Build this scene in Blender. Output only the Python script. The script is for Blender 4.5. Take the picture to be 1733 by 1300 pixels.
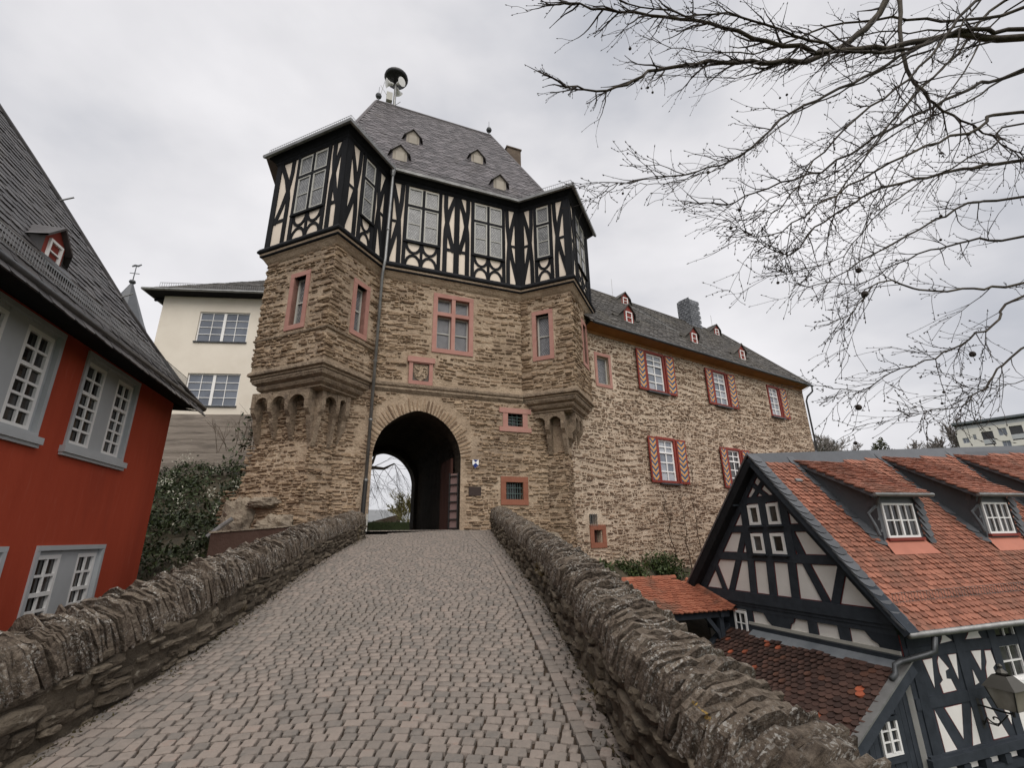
import bpy, math, random
import numpy as np
from mathutils import Vector as V, Matrix, noise as mnoise
R = math.radians
rnd = random.Random(7)
for _o in list(bpy.data.objects): bpy.data.objects.remove(_o)
scene = bpy.context.scene
COL = scene.collection

# ------------------------------------------------------------------ camera, sky, sun, exposure
CAM = V((0, 0, 1.6)); PITCH = R(17.8635); ROLL = R(-0.8834); FPX = 799.716
_fw = V((0, math.cos(PITCH), math.sin(PITCH))); _up = V((0, -math.sin(PITCH), math.cos(PITCH))); _rt = V((1, 0, 0))
CR = _rt*math.cos(ROLL) + _up*math.sin(ROLL); CU = -_rt*math.sin(ROLL) + _up*math.cos(ROLL)
cam_d = bpy.data.cameras.new('camera'); cam = bpy.data.objects.new('camera', cam_d); COL.objects.link(cam)
cam_d.sensor_fit = 'HORIZONTAL'; cam_d.sensor_width = 36; cam_d.lens = FPX/1733*36; cam_d.clip_end = 3000; cam_d.clip_start = .05
_m = Matrix(((CR.x, CU.x, -_fw.x, 0), (CR.y, CU.y, -_fw.y, 0), (CR.z, CU.z, -_fw.z, 1.6), (0, 0, 0, 1)))
cam.matrix_world = _m
scene.camera = cam
SUN_EL, SUN_AZ = R(55), R(165)      # azimuth clockwise from +Y; behind the camera, slightly right
world = bpy.data.worlds.new('World'); scene.world = world; world.use_nodes = True
def build_world():
    nt = world.node_tree; n = nt.nodes; L = nt.links; n.clear()
    out = n.new('ShaderNodeOutputWorld'); bg = n.new('ShaderNodeBackground')
    sky = n.new('ShaderNodeTexSky'); sky.sky_type = 'NISHITA'; sky.sun_disc = False
    sky.sun_elevation = SUN_EL; sky.sun_rotation = SUN_AZ; sky.air_density = 1.0; sky.dust_density = 2.0
    sc = n.new('ShaderNodeVectorMath'); sc.operation = 'SCALE'; sc.inputs['Scale'].default_value = .065
    L.new(sky.outputs[0], sc.inputs[0])
    tc = n.new('ShaderNodeTexCoord'); mp = n.new('ShaderNodeMapping'); mp.inputs['Scale'].default_value = (1, 1, 1.7)
    L.new(tc.outputs['Generated'], mp.inputs[0])
    n1 = n.new('ShaderNodeTexNoise'); n1.inputs['Scale'].default_value = 1.9; n1.inputs['Detail'].default_value = 6; n1.inputs['Roughness'].default_value = .48
    n1.inputs['Distortion'].default_value = .15
    L.new(mp.outputs[0], n1.inputs['Vector'])
    rp = n.new('ShaderNodeValToRGB'); e = rp.color_ramp.elements
    e[0].position = .34; e[0].color = (.305, .312, .338, 1); e[1].position = .66; e[1].color = (.535, .525, .535, 1)
    m_ = e.new(.5); m_.color = (.44, .435, .448, 1)
    L.new(n1.outputs[0], rp.inputs[0])
    mx = n.new('ShaderNodeMix'); mx.data_type = 'RGBA'; mx.inputs[0].default_value = .94
    L.new(sc.outputs[0], mx.inputs[6]); L.new(rp.outputs[0], mx.inputs[7])
    L.new(mx.outputs[2], bg.inputs[0]); bg.inputs[1].default_value = 1.0
    L.new(bg.outputs[0], out.inputs[0])
build_world()
sun_d = bpy.data.lights.new('sun', 'SUN'); sun = bpy.data.objects.new('sun', sun_d); COL.objects.link(sun)
sun_d.energy = 1.5; sun_d.angle = R(60); sun_d.color = (1, .96, .91)
_sd = V((math.sin(SUN_AZ)*math.cos(SUN_EL), math.cos(SUN_AZ)*math.cos(SUN_EL), math.sin(SUN_EL)))
sun.rotation_euler = _sd.to_track_quat('Z', 'Y').to_euler(); sun.location = (0, -10, 40)
vs = scene.view_settings; vs.view_transform = 'Standard'; vs.look = 'None'; vs.exposure = 0.86; vs.gamma = 1; vs.use_curve_mapping = False
scene.render.engine = 'CYCLES'

# ------------------------------------------------------------------ materials
MATS = {}
def mat(name, ramp, ns=3., detail=6., rough=.85, rn=.4, bump=.3, bs=25., bd=.02, spec=.25, stain=None, metal=0., stretch=None, contrast=1.6, stain2=None, coat=0):
    """world-space noise + per-piece random into a ramp, two optional stains, noise bump"""
    if name in MATS: return MATS[name]
    m = bpy.data.materials.new(name); m.use_nodes = True; nt = m.node_tree; n = nt.nodes; L = nt.links
    b = n['Principled BSDF']; b.inputs['Roughness'].default_value = rough; b.inputs['Specular IOR Level'].default_value = spec; b.inputs['Metallic'].default_value = metal
    g = n.new('ShaderNodeNewGeometry'); vec = g.outputs['Position']
    if stretch:
        mp = n.new('ShaderNodeMapping'); mp.inputs['Scale'].default_value = stretch; L.new(vec, mp.inputs[0]); vec = mp.outputs[0]
    def nz(scale, det=6., v=None, rgh=.6):
        t = n.new('ShaderNodeTexNoise'); t.inputs['Scale'].default_value = scale; t.inputs['Detail'].default_value = det; t.inputs['Roughness'].default_value = rgh
        L.new(v or vec, t.inputs['Vector']); return t.outputs[0]
    def math_(op, a, bb, clamp=False):
        t = n.new('ShaderNodeMath'); t.operation = op; t.use_clamp = clamp
        for i, x in enumerate((a, bb)):
            if x is None: continue
            if isinstance(x, (int, float)): t.inputs[i].default_value = x
            else: L.new(x, t.inputs[i])
        return t.outputs[0]
    f = nz(ns, detail)
    f = math_('ADD', math_('MULTIPLY', math_('SUBTRACT', f, .5), contrast), .5)
    if rn > 0:
        oi = n.new('ShaderNodeObjectInfo')
        rr = math_('FRACT', math_('ADD', g.outputs['Random Per Island'], oi.outputs['Random']), None)
        f = math_('ADD', math_('MULTIPLY', f, 1-rn), math_('MULTIPLY', rr, rn), True)
    rp = n.new('ShaderNodeValToRGB'); els = rp.color_ramp.elements
    while len(els) < len(ramp): els.new(.5)
    for e_, (p_, c_) in zip(els, ramp): e_.position = p_; e_.color = (*c_, 1)
    L.new(f, rp.inputs[0]); colr = rp.outputs[0]
    for st in (stain, stain2):
        if st:
            sc_, th, wd, c_ = st[:4]
            sv = nz(sc_, 5.)
            mr = n.new('ShaderNodeMapRange'); mr.inputs[1].default_value = th; mr.inputs[2].default_value = th+wd; mr.inputs[4].default_value = st[4] if len(st) > 4 else 1.
            L.new(sv, mr.inputs[0]); mo = mr.outputs[0]
            if len(st) > 5:
                m2 = n.new('ShaderNodeMapRange'); m2.inputs[1].default_value = .44; m2.inputs[2].default_value = .60; L.new(nz(st[5], 3.), m2.inputs[0]); mo = math_('MULTIPLY', mo, m2.outputs[0])
            mx = n.new('ShaderNodeMix'); mx.data_type = 'RGBA'; L.new(mo, mx.inputs[0]); L.new(colr, mx.inputs[6]); mx.inputs[7].default_value = (*c_, 1); colr = mx.outputs[2]
    L.new(colr, b.inputs['Base Color'])
    if bump > 0:
        h = math_('ADD', nz(bs, 7., rgh=.65), math_('MULTIPLY', nz(bs*.23, 4.), 1.5))
        bp = n.new('ShaderNodeBump'); bp.inputs['Strength'].default_value = bump; bp.inputs['Distance'].default_value = bd
        L.new(h, bp.inputs['Height']); L.new(bp.outputs[0], b.inputs['Normal'])
    MATS[name] = m; return m
def flat(name, c, rough=.6, spec=.3, metal=0., var=.12, bump=.05, bs=40., ns=2.):
    d = tuple(x*(1-var) for x in c); u = tuple(min(1, x*(1+var)) for x in c)
    return mat(name, [(.2, d), (.8, u)], ns=ns, rough=rough, rn=.25, bump=bump, bs=bs, spec=spec, metal=metal, bd=.01)
def uvmat(name, kind, **kw):
    m = bpy.data.materials.new(name); m.use_nodes = True; nt = m.node_tree; n = nt.nodes; L = nt.links; b = n['Principled BSDF']
    uv = n.new('ShaderNodeUVMap'); sp = n.new('ShaderNodeSeparateXYZ'); L.new(uv.outputs[0], sp.inputs[0])
    def M(op, a, bb=None, cc=None):
        t = n.new('ShaderNodeMath'); t.operation = op
        for i, x in enumerate((a, bb, cc)):
            if x is None: continue
            if isinstance(x, (int, float)): t.inputs[i].default_value = x
            else: L.new(x, t.inputs[i])
        return t.outputs[0]
    u, v = sp.outputs[0], sp.outputs[1]
    def mix(f, c1, c2):
        x = n.new('ShaderNodeMix'); x.data_type = 'RGBA'; L.new(f, x.inputs[0])
        for i, c in ((6, c1), (7, c2)):
            if isinstance(c, tuple): x.inputs[i].default_value = (*c, 1)
            else: L.new(c, x.inputs[i])
        return x.outputs[2]
    gm = n.new('ShaderNodeNewGeometry'); tn = n.new('ShaderNodeTexNoise'); tn.inputs['Scale'].default_value = 2.5; L.new(gm.outputs['Position'], tn.inputs['Vector'])
    if kind == 'diamond':      # leaded panes
        k = kw['k']; p = M('MULTIPLY', M('ADD', M('MULTIPLY', u, 1.5), v), k); q = M('MULTIPLY', M('SUBTRACT', M('MULTIPLY', u, 1.5), v), k)
        e1 = M('ABSOLUTE', M('SUBTRACT', M('FRACT', p), .5)); e2 = M('ABSOLUTE', M('SUBTRACT', M('FRACT', q), .5))
        lead = M('GREATER_THAN', M('MAXIMUM', e1, e2), .43)
        # each quarry has its own tone
        wn = n.new('ShaderNodeTexWhiteNoise'); cb = n.new('ShaderNodeCombineXYZ'); L.new(M('FLOOR', p), cb.inputs[0]); L.new(M('FLOOR', q), cb.inputs[1]); L.new(cb.outputs[0], wn.inputs[0])
        c = mix(M('ADD', M('MULTIPLY', wn.outputs[0], .5), M('MULTIPLY', tn.outputs[0], .5)), kw['c1'], kw['c2'])
        L.new(mix(lead, c, kw['cl']), b.inputs['Base Color']); b.inputs['Roughness'].default_value = .25
    elif kind == 'chevron':
        t = M('FRACT', M('SUBTRACT', M('MULTIPLY', v, kw['k']), M('MULTIPLY', M('ABSOLUTE', u), kw['sl'])))
        f = M('LESS_THAN', t, .47); f2 = M('GREATER_THAN', t, .93)
        c = mix(f, (.62, .30, .075), (.018, .06, .15)); c = mix(f2, c, (.55, .5, .4))
        c = mix(M('MULTIPLY', tn.outputs[0], .25), c, (.25, .2, .15))
        L.new(c, b.inputs['Base Color']); b.inputs['Roughness'].default_value = .6
    MATS[name] = m; return m
M_SANDST = mat('tower_mortar', [(.15, (.26, .193, .134)), (.5, (.38, .287, .202)), (.85, (.48, .378, .274))], ns=1.1, rn=0, bump=.9, bs=14, bd=.05, stain=(.45, .52, .2, (.2, .15, .11), .6), stain2=(6., .55, .12, (.20, .145, .09), .55))
M_STONE = mat('tower_stone', [(.0, (.085, .055, .037)), (.3, (.205, .14, .09)), (.6, (.305, .216, .14)), (.88, (.41, .308, .21)), (1., (.29, .145, .08))], ns=7, rn=.6, bump=.8, bs=22, bd=.03, stain=(.5, .53, .2, (.15, .11, .08), .6))
M_WMORT = mat('wing_mortar', [(.15, (.37, .285, .208)), (.5, (.495, .395, .297)), (.85, (.60, .495, .385))], ns=1.2, rn=0, bump=.9, bs=16, bd=.05, stain=(.35, .56, .2, (.30, .225, .16), .6))
M_WSTONE = mat('wing_stone', [(.0, (.085, .052, .036)), (.45, (.22, .147, .10)), (.8, (.36, .26, .182)), (.93, (.46, .355, .262)), (1., (.29, .145, .085))], ns=4, rn=.6, bump=.7, bs=25, bd=.03)
M_CORBEL = mat('corbel_stone', [(.1, (.14, .105, .075)), (.5, (.26, .197, .14)), (.9, (.38, .30, .215))], ns=5, rn=.25, bump=1., bs=16, bd=.06, stain=(3., .55, .15, (.13, .10, .075), .7))
M_PINK = mat('red_sandstone', [(.1, (.31, .155, .125)), (.5, (.38, .195, .16)), (.9, (.43, .25, .205))], ns=3, rn=.3, bump=.25, bs=30, bd=.01, stain=(1.5, .58, .15, (.34, .19, .15), .6))
M_REDST = mat('orange_sandstone', [(.1, (.20, .075, .045)), (.9, (.30, .125, .08))], ns=3, rn=.3, bump=.3, bs=30, bd=.01)
M_BLACK = mat('black_timber', [(.2, (.008, .0083, .0095)), (.8, (.019, .0195, .022))], ns=6, rn=.4, bump=.35, bs=30, bd=.01, rough=.85, spec=.12, stretch=(1, 1, .25))
M_PLAST = mat('cream_plaster', [(.2, (.66, .565, .465)), (.8, (.76, .665, .56))], ns=1.5, rn=0, bump=.2, bs=25, bd=.01)
M_SLATE = mat('slate', [(0, (.038, .034, .036)), (.45, (.092, .082, .085)), (.8, (.158, .142, .147)), (1, (.25, .23, .235))], ns=2.5, rn=.6, rough=.55, bump=.3, bs=30, bd=.01, spec=.4, stain=(.8, .6, .2, (.085, .07, .052), .5))
M_RSLATE = mat('dark_red_house_slate', [(0, (.022, .020, .021)), (.45, (.050, .046, .046)), (.8, (.088, .081, .08)), (1, (.15, .14, .138))], ns=2.5, rn=.6, rough=.5, bump=.3, bs=30, bd=.01, spec=.4, stain=(.8, .58, .2, (.06, .05, .04), .5))
M_WSLATE = mat('weathered_slate', [(0, (.035, .031, .027)), (.5, (.085, .078, .07)), (1, (.18, .165, .15))], ns=1.4, rn=.55, rough=.7, bump=.4, bs=30, bd=.015, spec=.3, stain=(.55, .52, .2, (.13, .115, .09), .7))
M_NSLATE = mat('new_slate', [(0, (.05, .053, .058)), (1, (.115, .12, .13))], ns=2, rn=.6, rough=.5, bump=.2, bs=30, bd=.01, spec=.4)
M_ZINC = mat('zinc', [(.2, (.17, .17, .165)), (.8, (.30, .30, .295))], ns=3, rn=.2, rough=.45, metal=.6, bump=.1, bs=15)
M_DZINC = mat('dark_zinc', [(.2, (.05, .052, .055)), (.8, (.10, .105, .11))], ns=3, rn=.2, rough=.45, metal=.5, bump=.1, bs=15)
M_IRON = flat('iron', (.022, .021, .02), rough=.6, spec=.4)
M_WHITE = flat('white_paint', (.80, .79, .77), rough=.5, var=.05)
M_LGREY = flat('light_frame', (.43, .42, .38), rough=.6)
M_GREYP = flat('grey_paint', (.43, .445, .455), rough=.6, var=.08)
M_GLASSD = mat('glass_dark', [(.1, (.006, .006, .007)), (.6, (.024, .023, .022)), (.9, (.075, .076, .08))], ns=2.8, rn=.55, rough=.06, bump=0, spec=.6)  # lighter end of the ramp paints sky reflection into some panes
M_GLASSB = mat('glass_curtain_reflection', [(.25, (.16, .18, .215)), (.75, (.42, .44, .47))], ns=1.6, rn=.5, rough=.08, bump=0, spec=.6)  # pale blue-white base: reflection painted in, together with the curtains
M_GLASSC = mat('glass_blind', [(.3, (.105, .118, .145)), (.7, (.17, .19, .225))], ns=.8, rn=.3, rough=.08, bump=0, spec=.6)
M_LEAD = uvmat('leaded_white', 'diamond', k=7., c1=(.09, .09, .09), c2=(.29, .29, .285), cl=(.04, .04, .04))  # light quarry tone paints the sky mirrored in the leaded glass
M_LEADD = uvmat('leaded_grey', 'diamond', k=8., c1=(.10, .10, .105), c2=(.26, .26, .27), cl=(.04, .04, .04))
M_CHEV = uvmat('chevron_paint', 'chevron', k=4.2, sl=3.6)
M_OXRED = flat('oxblood_paint', (.21, .033, .022), rough=.55, var=.15)
M_REDW = mat('red_render', [(.15, (.34, .050, .023)), (.85, (.43, .070, .033))], ns=1.1, rn=0, bump=.4, bs=45, bd=.008, stain=(1.3, .52, .25, (.255, .043, .024), .6), stain2=(9., .57, .15, (.43, .10, .06), .4), stretch=(1, 1, .16))
M_CREAM = mat('cream_render', [(.2, (.66, .60, .51)), (.8, (.74, .68, .585))], ns=.6, rn=0, bump=.15, bs=20, bd=.01, stain=(.4, .55, .3, (.52, .44, .34), .5))
M_CONC = mat('board_concrete', [(.2, (.17, .145, .12)), (.5, (.235, .20, .168)), (.8, (.30, .26, .22))], ns=1.2, rn=0, bump=.5, bs=8, bd=.04, stretch=(.35, .35, 3.), stain=(.8, .55, .12, (.07, .058, .05), .7))
M_ORANGE = flat('orange_board', (.28, .125, .035), rough=.6, var=.2)
M_DBLUE = mat('bluegrey_timber', [(.2, (.025, .030, .037)), (.8, (.048, .056, .068))], ns=4, rn=.35, rough=.75, spec=.15, bump=.3, bs=30, bd=.01)
M_WPLAST = mat('white_plaster', [(.2, (.71, .685, .65)), (.8, (.82, .795, .76))], ns=1.2, rn=0, bump=.15, bs=30, bd=.01)
M_OXLINE = flat('oxblood_line', (.15, .022, .022), rough=.6)
M_TILE = mat('clay_tile', [(0, (.115, .050, .036)), (.3, (.215, .090, .060)), (.65, (.315, .130, .086)), (.9, (.375, .162, .108)), (1, (.44, .24, .17))], ns=2.2, rn=.55, rough=.85, bump=.4, bs=40, bd=.01, stain=(.7, .47, .22, (.15, .082, .058), .7))
M_DTILE = mat('old_brown_tile', [(0, (.042, .025, .021)), (.5, (.062, .035, .028)), (.86, (.085, .046, .036)), (.965, (.10, .046, .03)), (.978, (.28, .08, .042)), (1, (.38, .10, .05))], ns=2.5, rn=1., rough=.85, bump=.4, bs=40, bd=.01, contrast=1.)
M_OTILE = mat('new_orange_tile', [(0, (.21, .075, .047)), (.6, (.33, .118, .07)), (1, (.40, .17, .105))], ns=2.2, rn=.5, rough=.85, bump=.35, bs=40, bd=.01, stain=(.9, .50, .14, (.15, .085, .06), .85))
M_SETT = mat('sett', [(0, (.115, .110, .102)), (.2, (.165, .147, .130)), (.5, (.215, .183, .158)), (.8, (.255, .212, .182)), (.93, (.265, .192, .158)), (1, (.30, .262, .226))], ns=22, rn=.6, rough=.8, bump=.8, bs=70, bd=.012, spec=.35, stain=(.45, .5, .25, (.19, .168, .145), .5))
M_JOINT = mat('joint_dirt', [(.2, (.022, .015, .010)), (.8, (.060, .040, .026))], ns=8, rn=0, bump=.6, bs=60, bd=.01, stain=(1.2, .6, .1, (.05, .06, .02), .8))
M_COPE = mat('slate_coping', [(.05, (.033, .024, .018)), (.4, (.104, .080, .060)), (.72, (.182, .146, .112)), (1, (.30, .255, .205))], ns=24, rn=.40, rough=.95, bump=1., bs=45, bd=.04, contrast=2.6, stain=(60., .53, .05, (.46, .44, .40), .85, 5.), stain2=(4.6, .715, .015, (.44, .28, .06), .8))
M_PARM = mat('parapet_mortar', [(.1, (.035, .028, .02)), (.45, (.075, .06, .043)), (.8, (.15, .122, .09))], ns=2.2, rn=0, rough=.95, bump=1., bs=14, bd=.05, stain=(9., .6, .08, (.24, .205, .155), .7), stain2=(1.3, .60, .1, (.115, .082, .02), .7))
M_PARS = mat('parapet_stone', [(0, (.038, .03, .023)), (.4, (.10, .08, .058)), (.8, (.18, .148, .11)), (1, (.26, .215, .16))], ns=5, rn=.6, rough=.95, bump=1., bs=26, bd=.03, stain=(14., .6, .08, (.28, .25, .2), .7), stain2=(1.3, .60, .1, (.125, .09, .02), .7))
M_EARTH = mat('earth', [(.2, (.035, .03, .02)), (.8, (.085, .07, .045))], ns=1.5, rn=0, bump=.6, bs=12, bd=.05)
M_GRASS = mat('grass_ground', [(.2, (.03, .045, .015)), (.8, (.075, .09, .03))], ns=1., rn=0, bump=.6, bs=12, bd=.05)
M_LEAF = mat('ivy_leaf', [(0, (.010, .014, .006)), (.5, (.028, .04, .014)), (1, (.06, .085, .026))], ns=1., rn=.7, rough=.6, bump=0, spec=.4)
M_LEAF2 = mat('shrub_leaf', [(0, (.014, .022, .007)), (.5, (.04, .06, .016)), (1, (.085, .115, .035))], ns=1., rn=.7, rough=.6, bump=0, spec=.4)
M_BLOSS = mat('ivy_dry_flower', [(0, (.34, .33, .26)), (1, (.58, .57, .48))], ns=1., rn=.7, rough=.8, bump=0)
M_BARK = mat('plane_bark', [(.1, (.018, .014, .011)), (.5, (.045, .036, .027)), (.9, (.10, .085, .06))], ns=5, rn=.2, rough=.85, bump=.6, bs=30, bd=.02)
M_TWIG = flat('twig', (.030, .022, .018), rough=.8, var=.3)
M_DRYTWIG = flat('dry_twig', (.075, .052, .035), rough=.9, var=.3)
M_FAR = flat('hazed_far_twig', (.20, .18, .165), rough=.9, var=.3)  # lightened colour, distance haze painted into the twigs
M_CONIF = mat('far_conifer', [(0, (.028, .034, .018)), (1, (.085, .085, .04))], ns=1, rn=.7, bump=0)
M_ROCK = mat('rock', [(.1, (.135, .11, .085)), (.5, (.25, .205, .155)), (.9, (.36, .30, .225))], ns=1.4, rn=.2, bump=1., bs=7, bd=.08, stain=(1., .56, .12, (.15, .125, .10), .8))
M_BROWNW = mat('brown_render', [(.2, (.055, .03, .022)), (.8, (.085, .05, .038))], ns=2, rn=0, bump=.6, bs=40, bd=.015)
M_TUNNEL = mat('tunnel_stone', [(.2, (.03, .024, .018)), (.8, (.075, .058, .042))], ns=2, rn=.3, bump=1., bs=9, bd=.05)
M_OLDWOOD = mat('old_door_wood', [(.2, (.05, .022, .018)), (.8, (.12, .055, .042))], ns=4, rn=.4, bump=.4, bs=30, bd=.01, stretch=(1, 1, .2))
M_APT = flat('apartment_render', (.66, .64, .58), var=.05)
M_APTR = flat('apartment_roof', (.115, .13, .14), var=.1)
# ------------------------------------------------------------------ geometry helpers
class Fr:
    """local frame: a along X, b along Y, c along Z (outward)"""
    def __init__(s, O, X, Y, Z): s.O, s.X, s.Y, s.Z = V(O), V(X).normalized(), V(Y).normalized(), V(Z).normalized()
    def P(s, a, b, c=0.): return s.O + s.X*a + s.Y*b + s.Z*c
    def M(s, a, b, c=0., sx=1., sy=1., sz=1., rot=0.):
        cs, sn = math.cos(rot), math.sin(rot); X = s.X*cs + s.Y*sn; Y = s.Y*cs - s.X*sn; o = s.P(a, b, c)
        X, Y, Z = X*sx, Y*sy, s.Z*sz
        return Matrix(((X.x, Y.x, Z.x, o.x), (X.y, Y.y, Z.y, o.y), (X.z, Y.z, Z.z, o.z), (0, 0, 0, 1)))
def wallfr(x, y, azdeg, z=0.):
    a = R(azdeg); return Fr((x, y, z), (math.sin(a), math.cos(a), 0), (0, 0, 1), (math.cos(a), -math.sin(a), 0))
def rooffr(O, X, up):
    X = V(X).normalized(); up = V(up).normalized(); return Fr(O, X, up, X.cross(up) if X.cross(up).z > 0 else up.cross(X))
class MB:
    def __init__(s): s.v = []; s.f = []; s.uv = {}
    def face(s, pts, uv=None):
        i = len(s.v); s.v += [tuple(p) for p in pts]; s.f.append(tuple(range(i, i+len(pts))))
        if uv: s.uv[len(s.f)-1] = uv
    def prism(s, fr, poly, c0, c1, back=False):
        n = len(poly); i = len(s.v)
        s.v += [tuple(fr.P(a, b, c0)) for a, b in poly] + [tuple(fr.P(a, b, c1)) for a, b in poly]
        s.f.append(tuple(range(i+n, i+2*n)))
        if back: s.f.append(tuple(range(i+n-1, i-1, -1)))
        for k in range(n): s.f.append((i+k, i+(k+1) % n, i+n+(k+1) % n, i+n+k))
        return s
    def box(s, fr, a0, a1, b0, b1, c0, c1): return s.prism(fr, [(a0, b0), (a1, b0), (a1, b1), (a0, b1)], c0, c1, True)
    def ribbon(s, fr, pts, w, c0, c1):
        n = len(pts); l, r = [], []
        for k, (a, b) in enumerate(pts):
            p = pts[max(0, k-1)]; q = pts[min(n-1, k+1)]; dx, dy = q[0]-p[0], q[1]-p[1]; d = math.hypot(dx, dy) or 1
            ww = w[k] if isinstance(w, (list, tuple)) else w
            l.append((a-dy/d*ww/2, b+dx/d*ww/2)); r.append((a+dy/d*ww/2, b-dx/d*ww/2))
        i = len(s.v)
        for x, y in zip(l, r): s.v += [tuple(fr.P(*x, c1)), tuple(fr.P(*y, c1)), tuple(fr.P(*x, c0)), tuple(fr.P(*y, c0))]
        for k in range(n-1):
            a = i+4*k; b = a+4
            s.f += [(a, a+1, b+1, b), (a+2, a, b, b+2), (a+1, a+3, b+3, b+1)]
        s.f += [(i, i+2, i+3, i+1), (i+4*n-4, i+4*n-3, i+4*n-1, i+4*n-2)]
        return s
    def tube(s, pts, r, seg=6, cap=True):
        pts = [V(p) for p in pts]; n = len(pts); i = len(s.v); prev = None
        for k, p in enumerate(pts):
            d = (pts[min(n-1, k+1)]-pts[max(0, k-1)]).normalized()
            if prev is None: prev = d.orthogonal().normalized()
            prev = (prev-d*prev.dot(d)); prev = prev.normalized() if prev.length > 1e-6 else d.orthogonal().normalized()
            q = d.cross(prev); rr = r[k] if isinstance(r, (list, tuple)) else r
            for j in range(seg):
                t = 2*math.pi*j/seg; s.v.append(tuple(p+(prev*math.cos(t)+q*math.sin(t))*rr))
        for k in range(n-1):
            for j in range(seg): s.f.append((i+k*seg+j, i+k*seg+(j+1) % seg, i+(k+1)*seg+(j+1) % seg, i+(k+1)*seg+j))
        if cap: s.f += [tuple(range(i+seg-1, i-1, -1)), tuple(range(i+(n-1)*seg, i+n*seg))]
        return s
    def lathe(s, c, prof, seg=12, ax=(0, 0, 1)):
        ax = V(ax).normalized(); x = ax.orthogonal().normalized(); y = ax.cross(x); c = V(c); i = len(s.v); n = len(prof)
        for r, h in prof:
            for j in range(seg): t = 2*math.pi*j/seg; s.v.append(tuple(c+ax*h+(x*math.cos(t)+y*math.sin(t))*r))
        for k in range(n-1):
            for j in range(seg): s.f.append((i+k*seg+j, i+k*seg+(j+1) % seg, i+(k+1)*seg+(j+1) % seg, i+(k+1)*seg+j))
        s.f += [tuple(range(i+seg-1, i-1, -1)), tuple(range(i+(n-1)*seg, i+n*seg))]
        return s
    def build(s, name, m, parent=None, smooth=False):
        me = bpy.data.meshes.new(name); me.from_pydata(s.v, [], s.f)
        if s.uv:
            lay = me.uv_layers.new(name='UVMap')
            for fi, uvs in s.uv.items():
                for li, u in zip(me.polygons[fi].loop_indices, uvs): lay.data[li].uv = u
        if m: me.materials.append(m)
        if smooth: me.polygons.foreach_set('use_smooth', [True]*len(me.polygons))
        me.update()
        return link(name, me, parent)
ORG = {}
def link(name, me, parent=None):
    o = bpy.data.objects.new(name, me); COL.objects.link(o)
    if parent is not None:
        o.parent = parent
        ORG[o] = V((0, 0, 0))
        o.location = -ORG.get(parent, V((0, 0, 0)))
    return o
def thing(name, label, cat, loc, group=None):
    o = bpy.data.objects.new(name, None); COL.objects.link(o); o.location = loc; o.empty_display_size = .3; ORG[o] = V(loc)
    return tag(o, label, cat, group)
def tag(o, label, cat=None, group=None, kind=None):
    if label: o['label'] = label
    if cat: o['category'] = cat
    if group: o['group'] = group
    if kind: o['kind'] = kind
    return o
def struct(name, mb, m, smooth=False):
    o = mb.build(name, m, None, smooth); o['kind'] = 'structure'; return o
def holed(mb, fr, a0, a1, b0, b1, holes, depth=.25, floor=True):
    """wall sheet with rectangular openings and their reveals"""
    A = sorted({a0, a1, *[h[0] for h in holes], *[h[1] for h in holes]}); B = sorted({b0, b1, *[h[2] for h in holes], *[h[3] for h in holes]})
    A = [x for x in A if a0-1e-6 <= x <= a1+1e-6]; B = [x for x in B if b0-1e-6 <= x <= b1+1e-6]
    for i in range(len(A)-1):
        for j in range(len(B)-1):
            ca, cb = (A[i]+A[i+1])/2, (B[j]+B[j+1])/2
            if any(h[0] < ca < h[1] and h[2] < cb < h[3] for h in holes): continue
            mb.face([fr.P(A[i], B[j]), fr.P(A[i+1], B[j]), fr.P(A[i+1], B[j+1]), fr.P(A[i], B[j+1])])
    for h in holes:
        x0, x1, y0, y1 = h
        for p, q in (((x0, y0), (x1, y0)), ((x1, y0), (x1, y1)), ((x1, y1), (x0, y1)), ((x0, y1), (x0, y0))):
            mb.face([fr.P(*p), fr.P(*q), fr.P(*q, -depth), fr.P(*p, -depth)])
        if floor: mb.face([fr.P(x0, y0, -depth), fr.P(x1, y0, -depth), fr.P(x1, y1, -depth), fr.P(x0, y1, -depth)])
    return mb
def seen(p):
    d = p-CAM; z = d.dot(_fw)
    if z < .3: return 0.
    x, y = d.dot(CR)/z*FPX, d.dot(CU)/z*FPX
    return FPX/z if abs(x) < 880 and abs(y) < 665 else FPX/z*.01
def np_mesh(name, verts, faces_by_n, m, smooth=False):
    """verts (n,3) array; faces_by_n list of (k, arr) with arr shape (f,k)"""
    me = bpy.data.meshes.new(name); me.vertices.add(len(verts)); me.vertices.foreach_set('co', np.asarray(verts, 'f').ravel())
    loops = np.concatenate([a.ravel() for k, a in faces_by_n]); tot = np.concatenate([np.full(len(a), k) for k, a in faces_by_n])
    me.loops.add(len(loops)); me.loops.foreach_set('vertex_index', loops.astype('i'))
    st = np.concatenate([[0], np.cumsum(tot)[:-1]]); me.polygons.add(len(tot)); me.polygons.foreach_set('loop_start', st.astype('i')); me.polygons.foreach_set('loop_total', tot.astype('i'))
    me.update(calc_edges=True); me.validate()
    if smooth: me.polygons.foreach_set('use_smooth', [True]*len(tot))
    if m: me.materials.append(m)
    return me
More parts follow.
